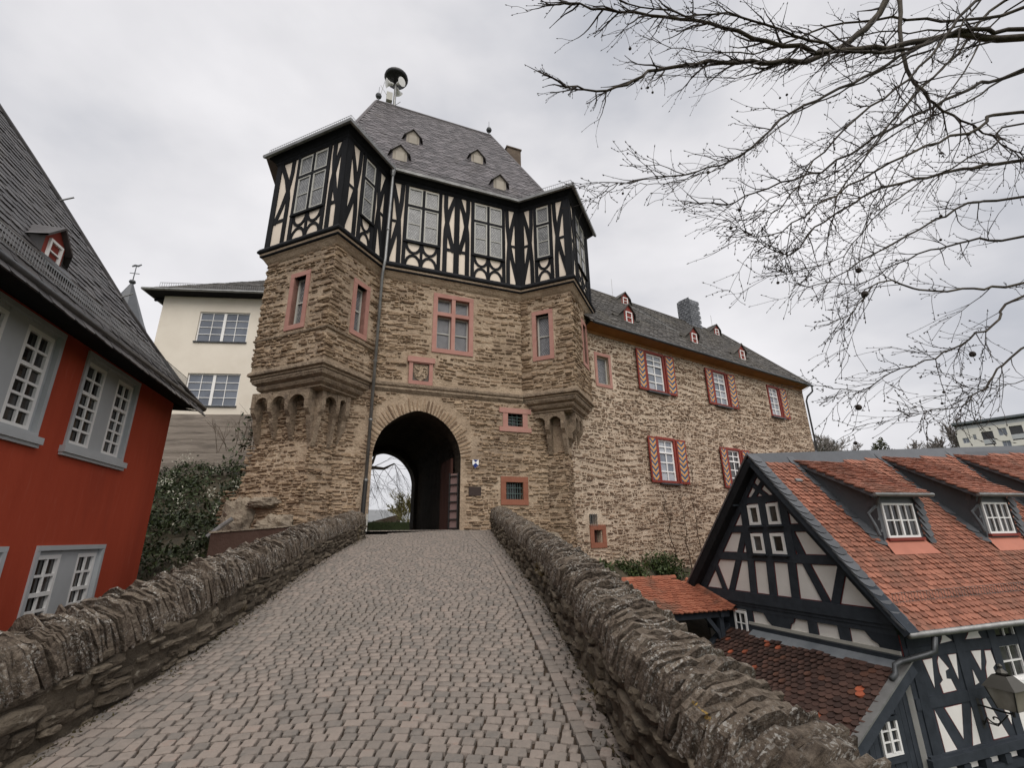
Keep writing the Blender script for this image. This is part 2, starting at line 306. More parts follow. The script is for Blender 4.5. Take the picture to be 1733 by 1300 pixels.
def pieces(name, variants, places, parent, m, nmax=300, rest=None, label=None):
    """places: (variant, Matrix, size). The nmax that show largest become objects of their own (shared mesh data), the rest one stuff mesh."""
    if not places: return
    sc = [(pl[2]*seen(pl[1].translation), i) for i, pl in enumerate(places)]; sc.sort(reverse=True)
    top = {i for s_, i in sc[:nmax]}
    org = ORG.get(parent, V((0, 0, 0))) if parent is not None else V((0, 0, 0))
    data = []
    for k, (vv, ff) in enumerate(variants):
        me = bpy.data.meshes.new(name); me.from_pydata(vv, [], ff); me.materials.append(m); me.update(); data.append(me)
    for s_, i in sc[:nmax]:
        k, M, _ = places[i]; o = bpy.data.objects.new(name, data[k]); COL.objects.link(o)
        mm = M.copy(); mm.translation = M.translation-org; o.parent = parent; o.matrix_basis = mm
    VV, FF, off = [], {}, 0
    by = {}
    for i, pl in enumerate(places):
        if i not in top: by.setdefault(pl[0], []).append(np.array(pl[1]))
    for k, ms in by.items():
        vv, ff = variants[k]; h = np.c_[np.array(vv), np.ones(len(vv))]; ms = np.array(ms)
        w = np.einsum('nij,vj->nvi', ms, h)[..., :3]; VV.append(w.reshape(-1, 3))
        ofs = off+np.arange(len(ms))*len(vv)
        for f in ff: FF.setdefault(len(f), []).append(np.array(f)[None, :]+ofs[:, None])
        off += len(ms)*len(vv)
    if VV:
        me = np_mesh(rest or name+'s', np.concatenate(VV), [(k, np.concatenate(a)) for k, a in FF.items()], m)
        o = link(rest or name+'s', me, parent); o['kind'] = 'stuff'
        return o
def stone_variants(n, seed, rough=.22, flatn=.25):
    """unit stones: x,y in -.5...5, front at z=1"""
    r = random.Random(seed); out = []
    for _ in range(n):
        ring = []
        for (x, y) in [(-.5, -.3), (-.34, -.5), (0, -.5), (.36, -.5), (.5, -.25), (.5, .3), (.3, .5), (-.05, .5), (-.38, .5), (-.5, .22)]:
            ring.append((x*(1-r.random()*rough*.5), y*(1-r.random()*rough*1.6)))
        tx, ty = r.uniform(-.25, .25), r.uniform(-.3, .45)
        v = [(x, y, -.6) for x, y in ring] + [(x*.97, y*.95, .62+r.uniform(-.12, .12)+tx*x+ty*y) for x, y in ring] + [(x*.78, y*.66, 1+r.uniform(-flatn, flatn)+tx*x+ty*y) for x, y in ring] + [(r.uniform(-.1, .1), r.uniform(-.1, .1), 1.08)]
        k = len(ring); f = []
        for a in (0, k):
            for j in range(k): f.append((a+j, a+(j+1) % k, a+k+(j+1) % k, a+k+j))
        for j in range(k): f.append((2*k+j, 2*k+(j+1) % k, 3*k))
        out.append((v, f))
    return out
STV = stone_variants(14, 3)
def masonry(fr, a0, a1, b0, b1, seed, inside=None, hc=(.042, .115), lc=(.08, .36), gap=.020, proud=(.006, .052), skip=.13, wave=.09, rot=.055):
    r = random.Random(seed); out = []; b = b0
    while b < b1:
        h = r.uniform(*hc); a = a0+r.uniform(-.1, 0); ph = r.random()*50
        while a < a1:
            l = min((lc[0]+(lc[1]-lc[0])*r.random()**1.6)*(.6+h/.2), a1-a+.02)
            if l < .07: break
            w = wave*mnoise.noise(V((a*.55+ph*.02, b*.8, seed)))*2
            ca, cb = a+l/2, b+h/2+w+h*r.uniform(-.28, .28)
            hs = [(cb, h)] if r.random() < .75 or h < .1 else [(cb-h/4, h/2), (cb+h/4, h/2)]
            for yb, hh in hs:
                if r.random() < skip or yb-hh/2 < b0-.03 or yb+hh/2 > b1+.03: continue
                if inside and not all(inside(x, y) for x in (a+.02, ca, a+l-.02) for y in (yb-hh*.4, yb+hh*.4)): continue
                sl = max(l-gap*r.uniform(.6, 2.), .05); sh = max(hh-gap*r.uniform(.5, 1.6), .03)
                out.append((r.randrange(len(STV)), fr.M(ca, yb, 0, sl*1.06, sh*1.12, r.uniform(*proud), r.gauss(0, rot)+.12*mnoise.noise(V((ca*.5, yb*.5, seed+4.))) ), math.sqrt(sl*sh)))
            a += l
        b += h*.97
    return out
def notin(*rects, base=None):
    def f(x, y):
        for r_ in rects:
            if r_[0] < x < r_[1] and r_[2] < y < r_[3]: return False
        return base(x, y) if base else True
    return f
# tiles: local x width -.5...5, y 0 (top) to -1 (tail), z out of the roof
def tile_variants(kind, seed, n=6):
    r = random.Random(seed); out = []
    for _ in range(n):
        if kind == 'round': pr = [(-.49, .25), (-.49, -.58), (-.43, -.78), (-.25, -.96), (0, -1.03), (.25, -.96), (.43, -.78), (.49, -.58), (.49, .25)]
        elif kind == 'slate': pr = [(-.5, .25), (-.49, -.9), (-.3, -1.0), (.35, -1.02), (.49, -.8), (.5, .25)]
        else: pr = [(-.49, .25), (-.49, -1), (.49, -1), (.49, .25)]
        j = [(x+r.uniform(-.02, .02), y+r.uniform(-.035, .035)) for x, y in pr]; k = len(j); tw = r.uniform(-.25, .25)
        zf = lambda x, y: (-y)*1.0+tw*x*(-y)
        v = [(x, y, zf(x, y)+1.) for x, y in j]+[(x, y, zf(x, y)*.8) for x, y in j]
        f = [tuple(range(k))]+[(a, a+1, k+a+1, k+a) for a in range(k-1)]
        out.append((v, f))
    return out
def tiling(fr, w, e, inside, a0, a1, b0, b1, seed, zt=.016, tail=1.35, nv=6, jz=.004, skew=0.):
    """rows from the eave b0 up; each piece e apart, w wide"""
    r = random.Random(seed); out = []; row = 0; b = b0
    while b < b1:
        a = a0+(w/2 if row % 2 else 0)+r.uniform(-.01, .01); sagb = 0
        while a < a1+w:
            bb = b+e+r.uniform(-.006, .006)+skew*(a-a0)
            if inside(a, b+e*.5):
                out.append((r.randrange(nv), fr.M(a, bb, r.uniform(0, jz), w*r.uniform(.97, 1.01), e*tail, zt*r.uniform(.85, 1.25), r.gauss(0, .012)), math.sqrt(w*e)))
            a += w
        row += 1; b += e
    return out
def inpoly(poly):
    def f(x, y):
        c = False; n = len(poly); j = n-1
        for i in range(n):
            xi, yi = poly[i]; xj, yj = poly[j]
            if (yi > y) != (yj > y) and x < (xj-xi)*(y-yi)/(yj-yi)+xi: c = not c
            j = i
        return c
    return f
def quadpane(fr, a0, a1, b0, b1, c):
    mb = MB(); mb.face([fr.P(a0, b0, c), fr.P(a1, b0, c), fr.P(a1, b1, c), fr.P(a0, b1, c)], [(a0, b0), (a1, b0), (a1, b1), (a0, b1)]); return mb
def window(parent, fr, a0, a1, b0, b1, c, cols=2, rows=2, fm=None, gm=None, fw=.06, mw=.03, transom=None, trows=None, name='window', dp=.06, mull=.0, midw=None):
    """framed window: frame + glazing bars are one part, each pane a sub-part. cols casement lights, rows of panes, optional transom height"""
    fm = fm or M_WHITE; gm = gm or M_GLASSD; mb = MB()
    mb.box(fr, a0, a1, b0, b0+fw, c-dp, c); mb.box(fr, a0, a1, b1-fw, b1, c-dp, c); mb.box(fr, a0, a0+fw, b0+fw, b1-fw, c-dp, c-.002); mb.box(fr, a1-fw, a1, b0+fw, b1-fw, c-dp, c-.002)
    bands = [(b0+fw, b1-fw, rows)]
    if transom is not None:
        tb = transom; tw_ = fw*.9; mb.box(fr, a0+fw, a1-fw, tb-tw_/2, tb+tw_/2, c-dp, c+.012)
        bands = [(b0+fw, tb-tw_/2, rows), (tb+tw_/2, b1-fw, trows or 1)]
    lights = mull or 1; panes = []; span = (a1-a0-2*fw)/lights; midw = midw or fw*1.1
    for l in range(lights):
        x0 = a0+fw+span*l; x1 = x0+span
        if l: mb.box(fr, x0-midw/2, x0+midw/2, b0+fw, b1-fw, c-dp, c+.006)
        for (y0, y1, rr) in bands:
            for i in range(1, cols):
                xx = x0+(x1-x0)*i/cols; mb.box(fr, xx-mw/2, xx+mw/2, y0, y1, c-dp*.6, c-.004)
            for j in range(1, rr):
                yy = y0+(y1-y0)*j/rr; mb.box(fr, x0, x1, yy-mw/2, yy+mw/2, c-dp*.6, c-.006)
            for i in range(cols):
                for j in range(rr): panes.append((x0+(x1-x0)*i/cols, x0+(x1-x0)*(i+1)/cols, y0+(y1-y0)*j/rr, y0+(y1-y0)*(j+1)/rr))
    o = mb.build(name, fm, parent)
    for q in panes: quadpane(fr, *q, c-dp*.75+rnd.uniform(-.003, .003)).build('pane', gm, o)
    return o
def surround(parent, fr, a0, a1, b0, b1, w, c0, c1, m, name='window_surround', sill=None):
    mb = MB(); mb.box(fr, a0, a1, b0, b0+w, c0, c1+.004); mb.box(fr, a0, a1, b1-w, b1, c0, c1+.004); mb.box(fr, a0, a0+w, b0+w, b1-w, c0, c1); mb.box(fr, a1-w, a1, b0+w, b1-w, c0, c1)
    if sill: mb.box(fr, a0-sill, a1+sill, b0-.06, b0+.01, c0, c1+.05)
    return mb.build(name, m, parent)
def leaves(n, sampler, size, seed, aspect=.8):
    r = np.random.RandomState(seed); P = np.array([sampler() for _ in range(n)]); d = r.randn(n, 3); d /= np.linalg.norm(d, axis=1)[:, None]
    e = np.cross(d, r.randn(n, 3)); e /= np.linalg.norm(e, axis=1)[:, None]; s_ = size*(.5+r.rand(n))[:, None]
    vs_ = np.stack([P-d*s_, P-e*s_*aspect*.5, P+d*s_, P+e*s_*aspect*.5], 1).reshape(-1, 3)
    return vs_, [(4, np.arange(4*n).reshape(n, 4))]
# ------------------------------------------------------------------ the ground, the bridge and its parapets
def zg(y): return .118*y if y < 15 else 1.77+.025*(y-15)
mb = MB(); mb.face([(-900, -300, -4.2), (900, -300, -4.2), (900, 1200, -4.2), (-900, 1200, -4.2)]); struct('ground', mb, M_GRASS)
TL = [(-3, -2.62), (0, -2.66), (3.3, -2.88), (4, -2.94), (5, -3.05), (6.6, -3.32), (9.1, -3.74), (11.2, -3.99), (13.75, -4.12)]
TR = [(-3, 1.02), (0, .92), (1.4, .84), (3.1, .65), (4.0, .585), (4.95, .53), (6.6, .4), (9.1, .09), (12.7, -.39), (15.4, -.72)]
def itp(t, y):
    for (y0, x0), (y1, x1) in zip(t, t[1:]):
        if y <= y1: return x0+(x1-x0)*(y-y0)/(y1-y0)
    return t[-1][1]
TA = R(67.98872); TU = V((math.sin(TA), math.cos(TA), 0)); TN = V((math.cos(TA), -math.sin(TA), 0)); TC = V((-4.42636, 14.56718, 0))
def TW(u, n, z): return TC+TU*u+TN*n+V((0, 0, z))
def tun(p): d = V((p[0], p[1], 0))-TC; return d.dot(TU), d.dot(TN)
deck = MB()
ys = [-3+.5*i for i in range(40)]
for y0, y1 in zip(ys, ys[1:]):
    deck.face([(itp(TL, y0)-.2, y0, zg(y0)-.016), (itp(TR, y0)+.2, y0, zg(y0)-.016), (itp(TR, y1)+.2, y1, zg(y1)-.016), (itp(TL, y1)-.2, y1, zg(y1)-.016)])
# under-floor of the passage
deck.face([TW(-.3, .3, 1.79), TW(3.4, .3, 1.79), TW(3.4, -9.6, 1.93), TW(-.3, -9.6, 1.93)])
paving = struct('bridge_paving', deck, M_JOINT)
def sett_variants(n, seed):
    r = random.Random(seed); out = []
    for _ in range(n):
        c = [(-.5, -.5), (0, -.52), (.5, -.5), (.52, 0), (.5, .5), (0, .52), (-.5, .5), (-.52, 0)]
        ring = [(x*r.uniform(.88, 1.0), y*r.uniform(.88, 1.0)) for x, y in c]; k = 8
        t1, t2 = r.uniform(-.15, .15), r.uniform(-.15, .15)
        v = [(x, y, -1.2) for x, y in ring]+[(x*.97, y*.97, .55) for x, y in ring]+[(x*.91, y*.91, .88+t1*x+t2*y) for x, y in ring]+[(0, 0, 1.0)]
        f = []
        for a in (0, k):
            for j in range(k): f.append((a+j, a+(j+1) % k, a+k+(j+1) % k, a+k+j))
        for j in range(k): f.append((2*k+j, 2*k+(j+1) % k, 3*k))
        out.append((v, f))
    return out
SV = sett_variants(10, 5)
def lay_setts():
    r = random.Random(11); out = []; slope = math.atan(.118)
    BAND = [(0, .66), (3.15, .43), (5, .26), (6.7, .06), (10.4, -.44), (14, -1.18), (17, -1.7)]
    LB = [(0, -2.25), (3.3, -2.42), (5, -2.55), (6.6, -2.78), (9.1, -3.15), (13.75, -3.55), (17, -4.1)]
    def put(x, y, w, l, rot):
        u, n = tun((x, y))
        if n < -.3: return
        M = Matrix.Translation((x, y, zg(y))) @ Matrix.Rotation(slope if y < 15 else .025, 4, 'X') @ Matrix.Rotation(rot, 4, 'Z') @ Matrix.Diagonal((w, l, .012*r.uniform(.7, 1.2), 1))
        out.append((r.randrange(10), M, math.sqrt(w*l)))
    def rows(xa, xb, y0, y1, step, arch, base):
        y = y0
        while y < y1:
            st = step*r.uniform(.9, 1.1); lo, hi = xa(y), xb(y); x = lo+r.uniform(-.03, .01)
            while x < hi-.03:
                w = r.choice((.08, .09, .10, .11, .125))*r.uniform(.93, 1.08); w = min(w, max(hi-x, .05)); t = (x+w/2-lo)/(hi-lo)
                yy = y+arch*(1-(2*t-1)**2)+.045*mnoise.noise(V((x*1.3, y*.6, base)))+base*0
                rot = -arch*4*(2*t-1)/(hi-lo)*.8+r.gauss(0, .05)+.10*mnoise.noise(V((x, y*.6, 9.)))
                put(x+w/2, yy, w-.011, st-.004, rot); x += w
            y += st
    nn = -.25
    while nn > -9.2:                       # the passage floor
        u = .14+r.uniform(0, .05)
        while u < 2.9:
            w = r.uniform(.09, .14); p = TW(u+w/2, nn, 0)
            M = Matrix.Translation((p.x, p.y, 1.80-.014*nn)) @ Matrix.Rotation(TA*-1+math.pi/2+r.gauss(0, .04), 4, 'Z') @ Matrix.Diagonal((w-.012, .092, .016*r.uniform(.75, 1.15), 1)); out.append((r.randrange(10), M, .1)); u += w
        nn -= .1
    lw = lambda y: itp(TL, y)+.02 if y < 13.6 else -5.
    rows(lambda y: itp(LB, y)+.06, lambda y: itp(BAND, y)-.055, 1.6, 16.4, .090, .16, 1)
    rows(lw, lambda y: itp(LB, y)-.04, 1.6, 14.4, .105, .0, 2)
    rows(lambda y: itp(BAND, y)+.06, lambda y: itp(TR, y)-.01, 1.6, 15.9, .10, -.03, 3)
    for T_, o in ((BAND, 0), (LB, .01)):
        y = 1.6
        while y < 15.5:
            l = r.uniform(.11, .16); x = itp(T_, y+l/2); put(x, y+l/2, .095, l-.01, math.atan2(itp(T_, y)-itp(T_, y+l), l)); y += l
    return out
pieces('paving_stone', SV, lay_setts(), paving, M_SETT, 300, 'paving_stones_far')
def cope_variants(n, seed):
    r = random.Random(seed); out = []
    for _ in range(n):
        k = 12; A = []
        bow = r.uniform(-1, 1); tl = r.uniform(-.18, .18); jj = [r.uniform(-.08, .08) for _ in range(k)]
        for s_ in (-.5, .5):
            for j in range(k):
                t = math.pi*j/(k-1); A.append((s_*r.uniform(.8, 1.05)+.25*bow*math.sin(t)+r.uniform(-.06, .06), .5*math.cos(t)*(1+jj[j]*.6), max(0, math.sin(t))**.33*(.9+jj[(j*5+3) % k]*1.6+tl*math.cos(t))))
        B = [(-.5, .5, -.4), (-.5, -.5, -.4), (.5, .5, -.4), (.5, -.5, -.4)]
        v = A+B; f = [(*range(k), 2*k+1, 2*k), (*range(2*k-1, k-1, -1), 2*k+2, 2*k+3)]
        for j in range(k-1): f.append((j, k+j, k+j+1, j+1))
        f += [(0, 2*k, 2*k+2, k), (k-1, 2*k-1, 2*k+3, 2*k+1)]
        out.append((v, f))
    return out
CV = cope_variants(12, 8)
def parapet(tab, side, label, seed, spring, crown, y1, th=.46, drop=5.6):
    r = random.Random(seed); x0 = itp(tab, 4); root = thing('parapet_wall', label, 'wall', (x0, 4, zg(4)))
    body = MB(); places = []; cop = []
    seg = []
    y = -2.6
    while y < y1: seg.append(y); y += .8
    seg.append(y1)
    for a, b in zip(seg, seg[1:]):
        p = V((itp(tab, a), a, zg(a)-.05)); q = V((itp(tab, b), b, zg(b)-.05)); X = (q-p); L_ = X.length; X.normalize()
        Z = V((-X.y, X.x, 0)).normalized() if side > 0 else V((X.y, -X.x, 0)).normalized()   # toward the roadway
        f = Fr(p, X, (0, 0, 1), Z); f.Y = V((0, 0, 1))
        h = spring+.06
        i = len(body.v)
        body.face([f.P(0, -.1), f.P(L_, -.1), f.P(L_, h), f.P(0, h)])
        body.face([f.P(0, h), f.P(L_, h), f.P(L_, h, -th), f.P(0, h, -th)])
        body.face([f.P(0, h, -th), f.P(L_, h, -th), f.P(L_, -drop, -th-.1), f.P(0, -drop, -th-.1)])
        if b > .2: places += masonry(f, 0, L_, .0, h-.04, seed+int(a*10)+50, None, (.045, .14), (.10, .42), .016, (.012, .055), .10, .03)
    e0 = seg[-1]; p = V((itp(tab, e0), e0, zg(e0)-.05)); zz = zg(e0)
    sx = 1 if side > 0 else -1
    body.face([(p.x, e0, zz-.1), (p.x+sx*th, e0, zz-.1), (p.x+sx*th, e0, zz+spring), (p.x, e0, zz+spring)])
    w = body.build('wall', M_PARM, root)
    y = -.6
    while y < y1-.02:
        t = r.choice((.012, .015, .018, .022, .028, .036))*r.uniform(.85, 1.25); dx = itp(tab, y+.2)-itp(tab, y); az = math.atan2(dx, .2)
        c = V((itp(tab, y+t/2)+sx*th/2, y+t/2, zg(y+t/2)+spring))
        X = V((math.sin(az), math.cos(az), .118)).normalized(); sk = r.gauss(.30*sx, .09); ln = r.gauss(.42, .10)
        M = Matrix.Translation(c) @ Matrix.Rotation(-az+sk, 4, 'Z') @ Matrix.Rotation(ln, 4, 'X') @ Matrix.Rotation(math.pi/2, 4, 'Z') @ Matrix.Diagonal((t*1.25, (th+.07)*r.uniform(.86, 1.07), crown*r.uniform(.68, 1.12), 1))
        cop.append((r.randrange(12), M, .3)); y += t*.96
    pieces('stone', STV, places, root, M_PARS, 160, 'stones_small')
    pieces('coping_stone', CV, cop, root, M_COPE, 300, 'coping_stones_far')
    return root
parapet(TL, -1, 'left bridge parapet of rubble with weathered slate coping, below the red house', 21, .47, .27, 13.6)
parapet(TR, 1, 'right bridge parapet of rubble with lichen-spotted slate coping, beside the half-timbered house', 22, .48, .22, 15.3)
# ------------------------------------------------------------------ gate tower
PB = [(-4.101, -.866), (-1.618, 1.618), (0, 0), (5.2, 0), (6.755, 1.555), (9.053, -.743)]
def off(poly, o):
    out = []; n = len(poly)
    for i in range(n):
        if i > 0: d0 = V((poly[i][0]-poly[i-1][0], poly[i][1]-poly[i-1][1])).normalized(); n0 = V((-d0.y, d0.x))
        if i < n-1: d1 = V((poly[i+1][0]-poly[i][0], poly[i+1][1]-poly[i][1])).normalized(); n1 = V((-d1.y, d1.x))
        if i == 0: n0 = -d1
        if i == n-1: n1 = d0
        k = o/(1+n0.dot(n1)); out.append((poly[i][0]+(n0.x+n1.x)*k, poly[i][1]+(n0.y+n1.y)*k))
    return out
def tface(p, q):
    a = TW(*p, 0); b = TW(*q, 0); X = (b-a); L_ = X.length; X.normalize(); return Fr(a, X, (0, 0, 1), (X.y, -X.x, 0)), L_
def sweep(mb, poly, prof, lo=0, hi=None):
    rings = [[TW(*q, z) for q in off(poly, o)] for z, o in prof]
    for r0, r1 in zip(rings, rings[1:]):
        for i in range(lo, (len(poly)-1) if hi is None else hi): mb.face([r0[i], r0[i+1], r1[i+1], r1[i]])
    return mb
tower = thing('gate_tower', 'tall stone castle gate tower with black and cream half-timbered top storey and arched passage', 'tower', TW(2.6, -4.5, 1.8))
ST = -.28
QS = off(PB, ST); QT = off(PB, -.15)
body = MB(); sp_ = []
FS = [tface(QS[i], QS[i+1]) for i in range(5)]
WIN = {0: (1.18, 2.01, 7.79, 9.8), 1: (.90, 1.69, 7.79, 9.76), 2: (1.98, 3.50, 7.84, 10.18), 3: (.45, 1.29, 7.83, 9.86), 4: (1.35, 2.13, 7.9, 9.9)}
# window on the middle face was measured from corner C; shift into the face frame
_c = QS[2][0]; WIN[2] = (1.84-_c, 3.36-_c, 7.84, 10.18)
for i in range(5):
    f, L_ = FS[i]; w = WIN[i]; sw = .16 if i != 2 else .15
    holed(body, f, 0, L_, 6.2 if i == 2 else 6.38, 10.95, [(w[0]+sw, w[1]-sw, w[2]+sw, w[3]-sw)], .34)
    ins = notin((w[0]-.02, w[1]+.02, w[2]-.02, w[3]+.02), *([(1.05-_c, 1.95-_c, 6.5, 7.65)] if i == 2 else []))
    sp_ += masonry(f, .02, L_-.02, 6.66, 10.5, 100+i, ins, (.04, .125), (.07, .40))
    rq_ = random.Random(i+60)
    for e_ in ((0, 1) if i in (0, 1, 3, 4) else ()):     # bigger corner stones
        z = 6.75+rq_.random()*.2
        while z < 10.35:
            h_ = rq_.uniform(.09, .2); l_ = rq_.uniform(.16, .55); a_ = l_/2-.03 if e_ == 0 else L_-l_/2+.03
            if ins(a_-l_/2, z) and ins(a_+l_/2, z+h_): sp_.append((rq_.randrange(14), f.M(a_, z+h_/2, 0, l_, h_, rq_.uniform(.035, .065), rq_.gauss(0, .03)), math.sqrt(l_*h_)))
            z += h_+rq_.uniform(0, .3)
# third sides of the bays, running back to the tower
for p, q in ((V(QS[0])+V((2.2, -2.2)), V(QS[0])), (V(QS[5]), V(QS[5])+V((-1.9, -1.9)))):
    f, L_ = tface(p, q); body.face([f.P(0, 6.3), f.P(L_, 6.3), f.P(L_, 14.6), f.P(0, 14.6)])
# lower shaft
AF, BF, CF = (-3.25, -.95), (-1.70, .24), (-1.06, ST)
lv = [(5.95, AF, BF, CF), (4.35, AF, BF, CF), (3.0, (-3.55, -1.05), (-1.75, .28), (-1.02, ST)), (1.6, (-4.05, -1.2), (-1.9, .40), (-.98, ST)), (-.5, (-4.35, -1.3), (-1.95, .5), (-.95, ST))]
for (z0, *p0), (z1, *p1) in zip(lv, lv[1:]):
    p0 = [(p0[0][0]+1.2, p0[0][1]-2.6)]+p0; p1 = [(p1[0][0]+1.2, p1[0][1]-2.6)]+p1
    for k in range(3): body.face([TW(*p1[k], z1), TW(*p1[k+1], z1), TW(*p0[k+1], z0), TW(*p0[k], z0)])
    for k in range(3):
        a0, a1_, b0_, b1_ = TW(*p1[k], z1), TW(*p1[k+1], z1), TW(*p0[k], z0), TW(*p0[k+1], z0)
        X = (a1_-a0).normalized(); Y = (b0_-a0); Y = (Y-X*Y.dot(X)).normalized(); Z = X.cross(Y)
        if Z.dot(V((0, -1, .0))) < 0 and k > 0: Z = -Z
        f = Fr(a0, X, Y, Z); H = (b0_-a0).dot(Y); L_ = (a1_-a0).length
        if z1 > -.4: sp_ += masonry(f, 0, L_, 0, H, 140+k+int(z0*10), None, (.045, .12), (.10, .34), .02, (.01, .06), .15, .10)
fl, _ = tface((0, ST), (1, ST))          # facade frame: a = u, b = z
holes = [(4.70, 5.28, 5.36, 5.83), (4.60, 5.24, 2.80, 3.38)]
holed(body, fl, 2.98, 6.26, .4, 6.25, holes, .4)
body.face([fl.P(-1.06, .4), fl.P(.1, .4), fl.P(.1, 6.25), fl.P(-1.06, 6.25)])
ARCH = [(.12, 1.6), (.09, 4.10), (.16, 4.50), (.36, 4.95), (.68, 5.28), (1.05, 5.52), (1.5, 5.66), (2.03, 5.53), (2.46, 5.23), (2.80, 4.78), (2.95, 4.35), (2.98, 4.1), (2.98, 1.6)]
def dense(P, n=4):
    out = []
    for i in range(len(P)-1):
        p0, p1, p2, p3 = (V((*P[max(0, i-1)], 0)), V((*P[i], 0)), V((*P[i+1], 0)), V((*P[min(len(P)-1, i+2)], 0)))
        for k in range(n): t = k/n; q = .5*((2*p1)+(p2-p0)*t+(2*p0-5*p1+4*p2-p3)*t*t+(3*p1-p0-3*p2+p3)*t**3); out.append((q.x, q.y))
    return out+[P[-1]]
ARCH = [ARCH[0]]+dense(ARCH[1:-1])+[ARCH[-1]]
for (a0, b0), (a1, b1) in zip(ARCH[1:-1], ARCH[2:-1]): body.face([fl.P(a0, b0), fl.P(a1, b1), fl.P(a1, 6.25), fl.P(a0, 6.25)])
Dp, Ep, Fp = (6.26, ST), (6.755, .212), (7.6, -.63)
for p, q in ((Dp, Ep), (Ep, Fp)):
    f, L_ = tface(p, q); body.face([f.P(0, -3), f.P(L_, -3), f.P(L_, 5.95), f.P(0, 5.95)])
    sp_ += masonry(f, 0, L_, -.4, 4.5, 170+int(p[0]*3), None, (.06, .15), (.12, .4), .02)
insg = notin(*[(h[0]-.22, h[1]+.22, h[2]-.22, h[3]+.22) for h in holes], (-.1, 3.12, 1., 4.3), base=lambda x, y: math.hypot(x-1.53, (y-4.15)*.99) > 2.03 or y < 4.15)
sp_ += masonry(fl, -1.04, 6.24, 1.3, 6.2, 180, insg)
wallo = body.build('stone_wall', M_SANDST, tower)
pieces('stone', STV, sp_, wallo, M_STONE, 300, 'stones_small')
# voussoirs round the arch
vs_ = []
rv = random.Random(3)
pts = ARCH[1:-1:4]; acc = []
for (a0, b0), (a1, b1) in zip(pts, pts[1:]):
    L_ = math.hypot(a1-a0, b1-b0); n_ = max(1, int(L_/.10))
    for k in range(n_):
        t = (k+.5)/n_; a, b = a0+(a1-a0)*t, b0+(b1-b0)*t; ang = math.atan2(b-3.95, a-1.53); ln = rv.uniform(.34, .55)
        vs_.append((rv.randrange(14), fl.M(a+math.cos(ang)*ln*.5, b+math.sin(ang)*ln*.5, 0, ln, rv.uniform(.06, .1), rv.uniform(.012, .032), ang+rv.gauss(0, .04)), .2))
pieces('voussoir', STV, vs_, wallo, M_STONE, 200)
# passage through the tower
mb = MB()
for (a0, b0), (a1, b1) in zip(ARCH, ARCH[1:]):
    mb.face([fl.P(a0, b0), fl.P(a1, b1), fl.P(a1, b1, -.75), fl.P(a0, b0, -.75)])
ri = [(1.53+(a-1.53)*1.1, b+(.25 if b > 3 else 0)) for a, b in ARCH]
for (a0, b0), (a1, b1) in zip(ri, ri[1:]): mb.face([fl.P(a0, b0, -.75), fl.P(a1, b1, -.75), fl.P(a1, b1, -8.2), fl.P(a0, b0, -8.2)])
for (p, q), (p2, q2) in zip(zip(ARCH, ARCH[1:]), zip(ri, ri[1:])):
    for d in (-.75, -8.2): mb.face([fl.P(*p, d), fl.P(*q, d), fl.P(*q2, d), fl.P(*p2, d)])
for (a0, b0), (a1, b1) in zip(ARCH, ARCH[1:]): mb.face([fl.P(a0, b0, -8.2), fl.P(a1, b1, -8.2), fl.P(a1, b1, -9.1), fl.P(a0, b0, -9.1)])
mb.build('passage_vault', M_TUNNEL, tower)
mb = MB(); bx = [(-3., -1.2), (-2.4, -9.1), (7.2, -9.1), (7.6, -.63)]       # side and back walls
for p, q in ((bx[0], bx[1]), (bx[2], bx[3])): mb.face([TW(*p, -3), TW(*q, -3), TW(*q, 14.8), TW(*p, 14.8)])
for a0, a1, b0, b1 in ((-2.4, .1, -3, 14.8), (2.98, 7.2, -3, 14.8)): mb.face([TW(a0, -9.1, b0), TW(a1, -9.1, b0), TW(a1, -9.1, b1), TW(a0, -9.1, b1)])
for (a0, b0), (a1, b1) in zip(ARCH[1:-1], ARCH[2:-1]): mb.face([TW(a0, -9.1, b0), TW(a1, -9.1, b1), TW(a1, -9.1, 14.8), TW(a0, -9.1, 14.8)])
mb.build('rear_wall', M_SANDST, tower)
# gate leaf folded back against the right jamb
gf = Fr(fl.P(2.93, 1.8, -.8), -fl.Z, (0, 0, 1), -fl.X)
leaf = MB()
leaf.box(gf, 0, 1.5, .03, 2.45, 0, .07); lo = leaf.build('gate_leaf', M_OLDWOOD, tower)
for k in range(7): MB().box(gf, .02+k*.21, .21+k*.21, .04, 2.44, .072, .085).build('plank', M_OLDWOOD, lo)
jf = Fr(fl.P(2.96, 1.8, -.12), (-fl.X-fl.Z*.9), (0, 0, 1), (-fl.X*.9+fl.Z))
ir = MB()
for k in range(7): ir.box(jf, .0, .34, .06+k*.28, .09+k*.28, .0, .05)
ir.box(jf, 0, .035, .03, 1.85, -.01, .045); ir.box(jf, .31, .345, .03, 1.85, -.01, .045)
ir.build('iron_ladder_band', M_IRON, tower); MB().box(jf, .02, .33, .04, 1.84, -.04, -.005).build('side_leaf', flat('weathered_leaf', (.2, .13, .12)), tower)
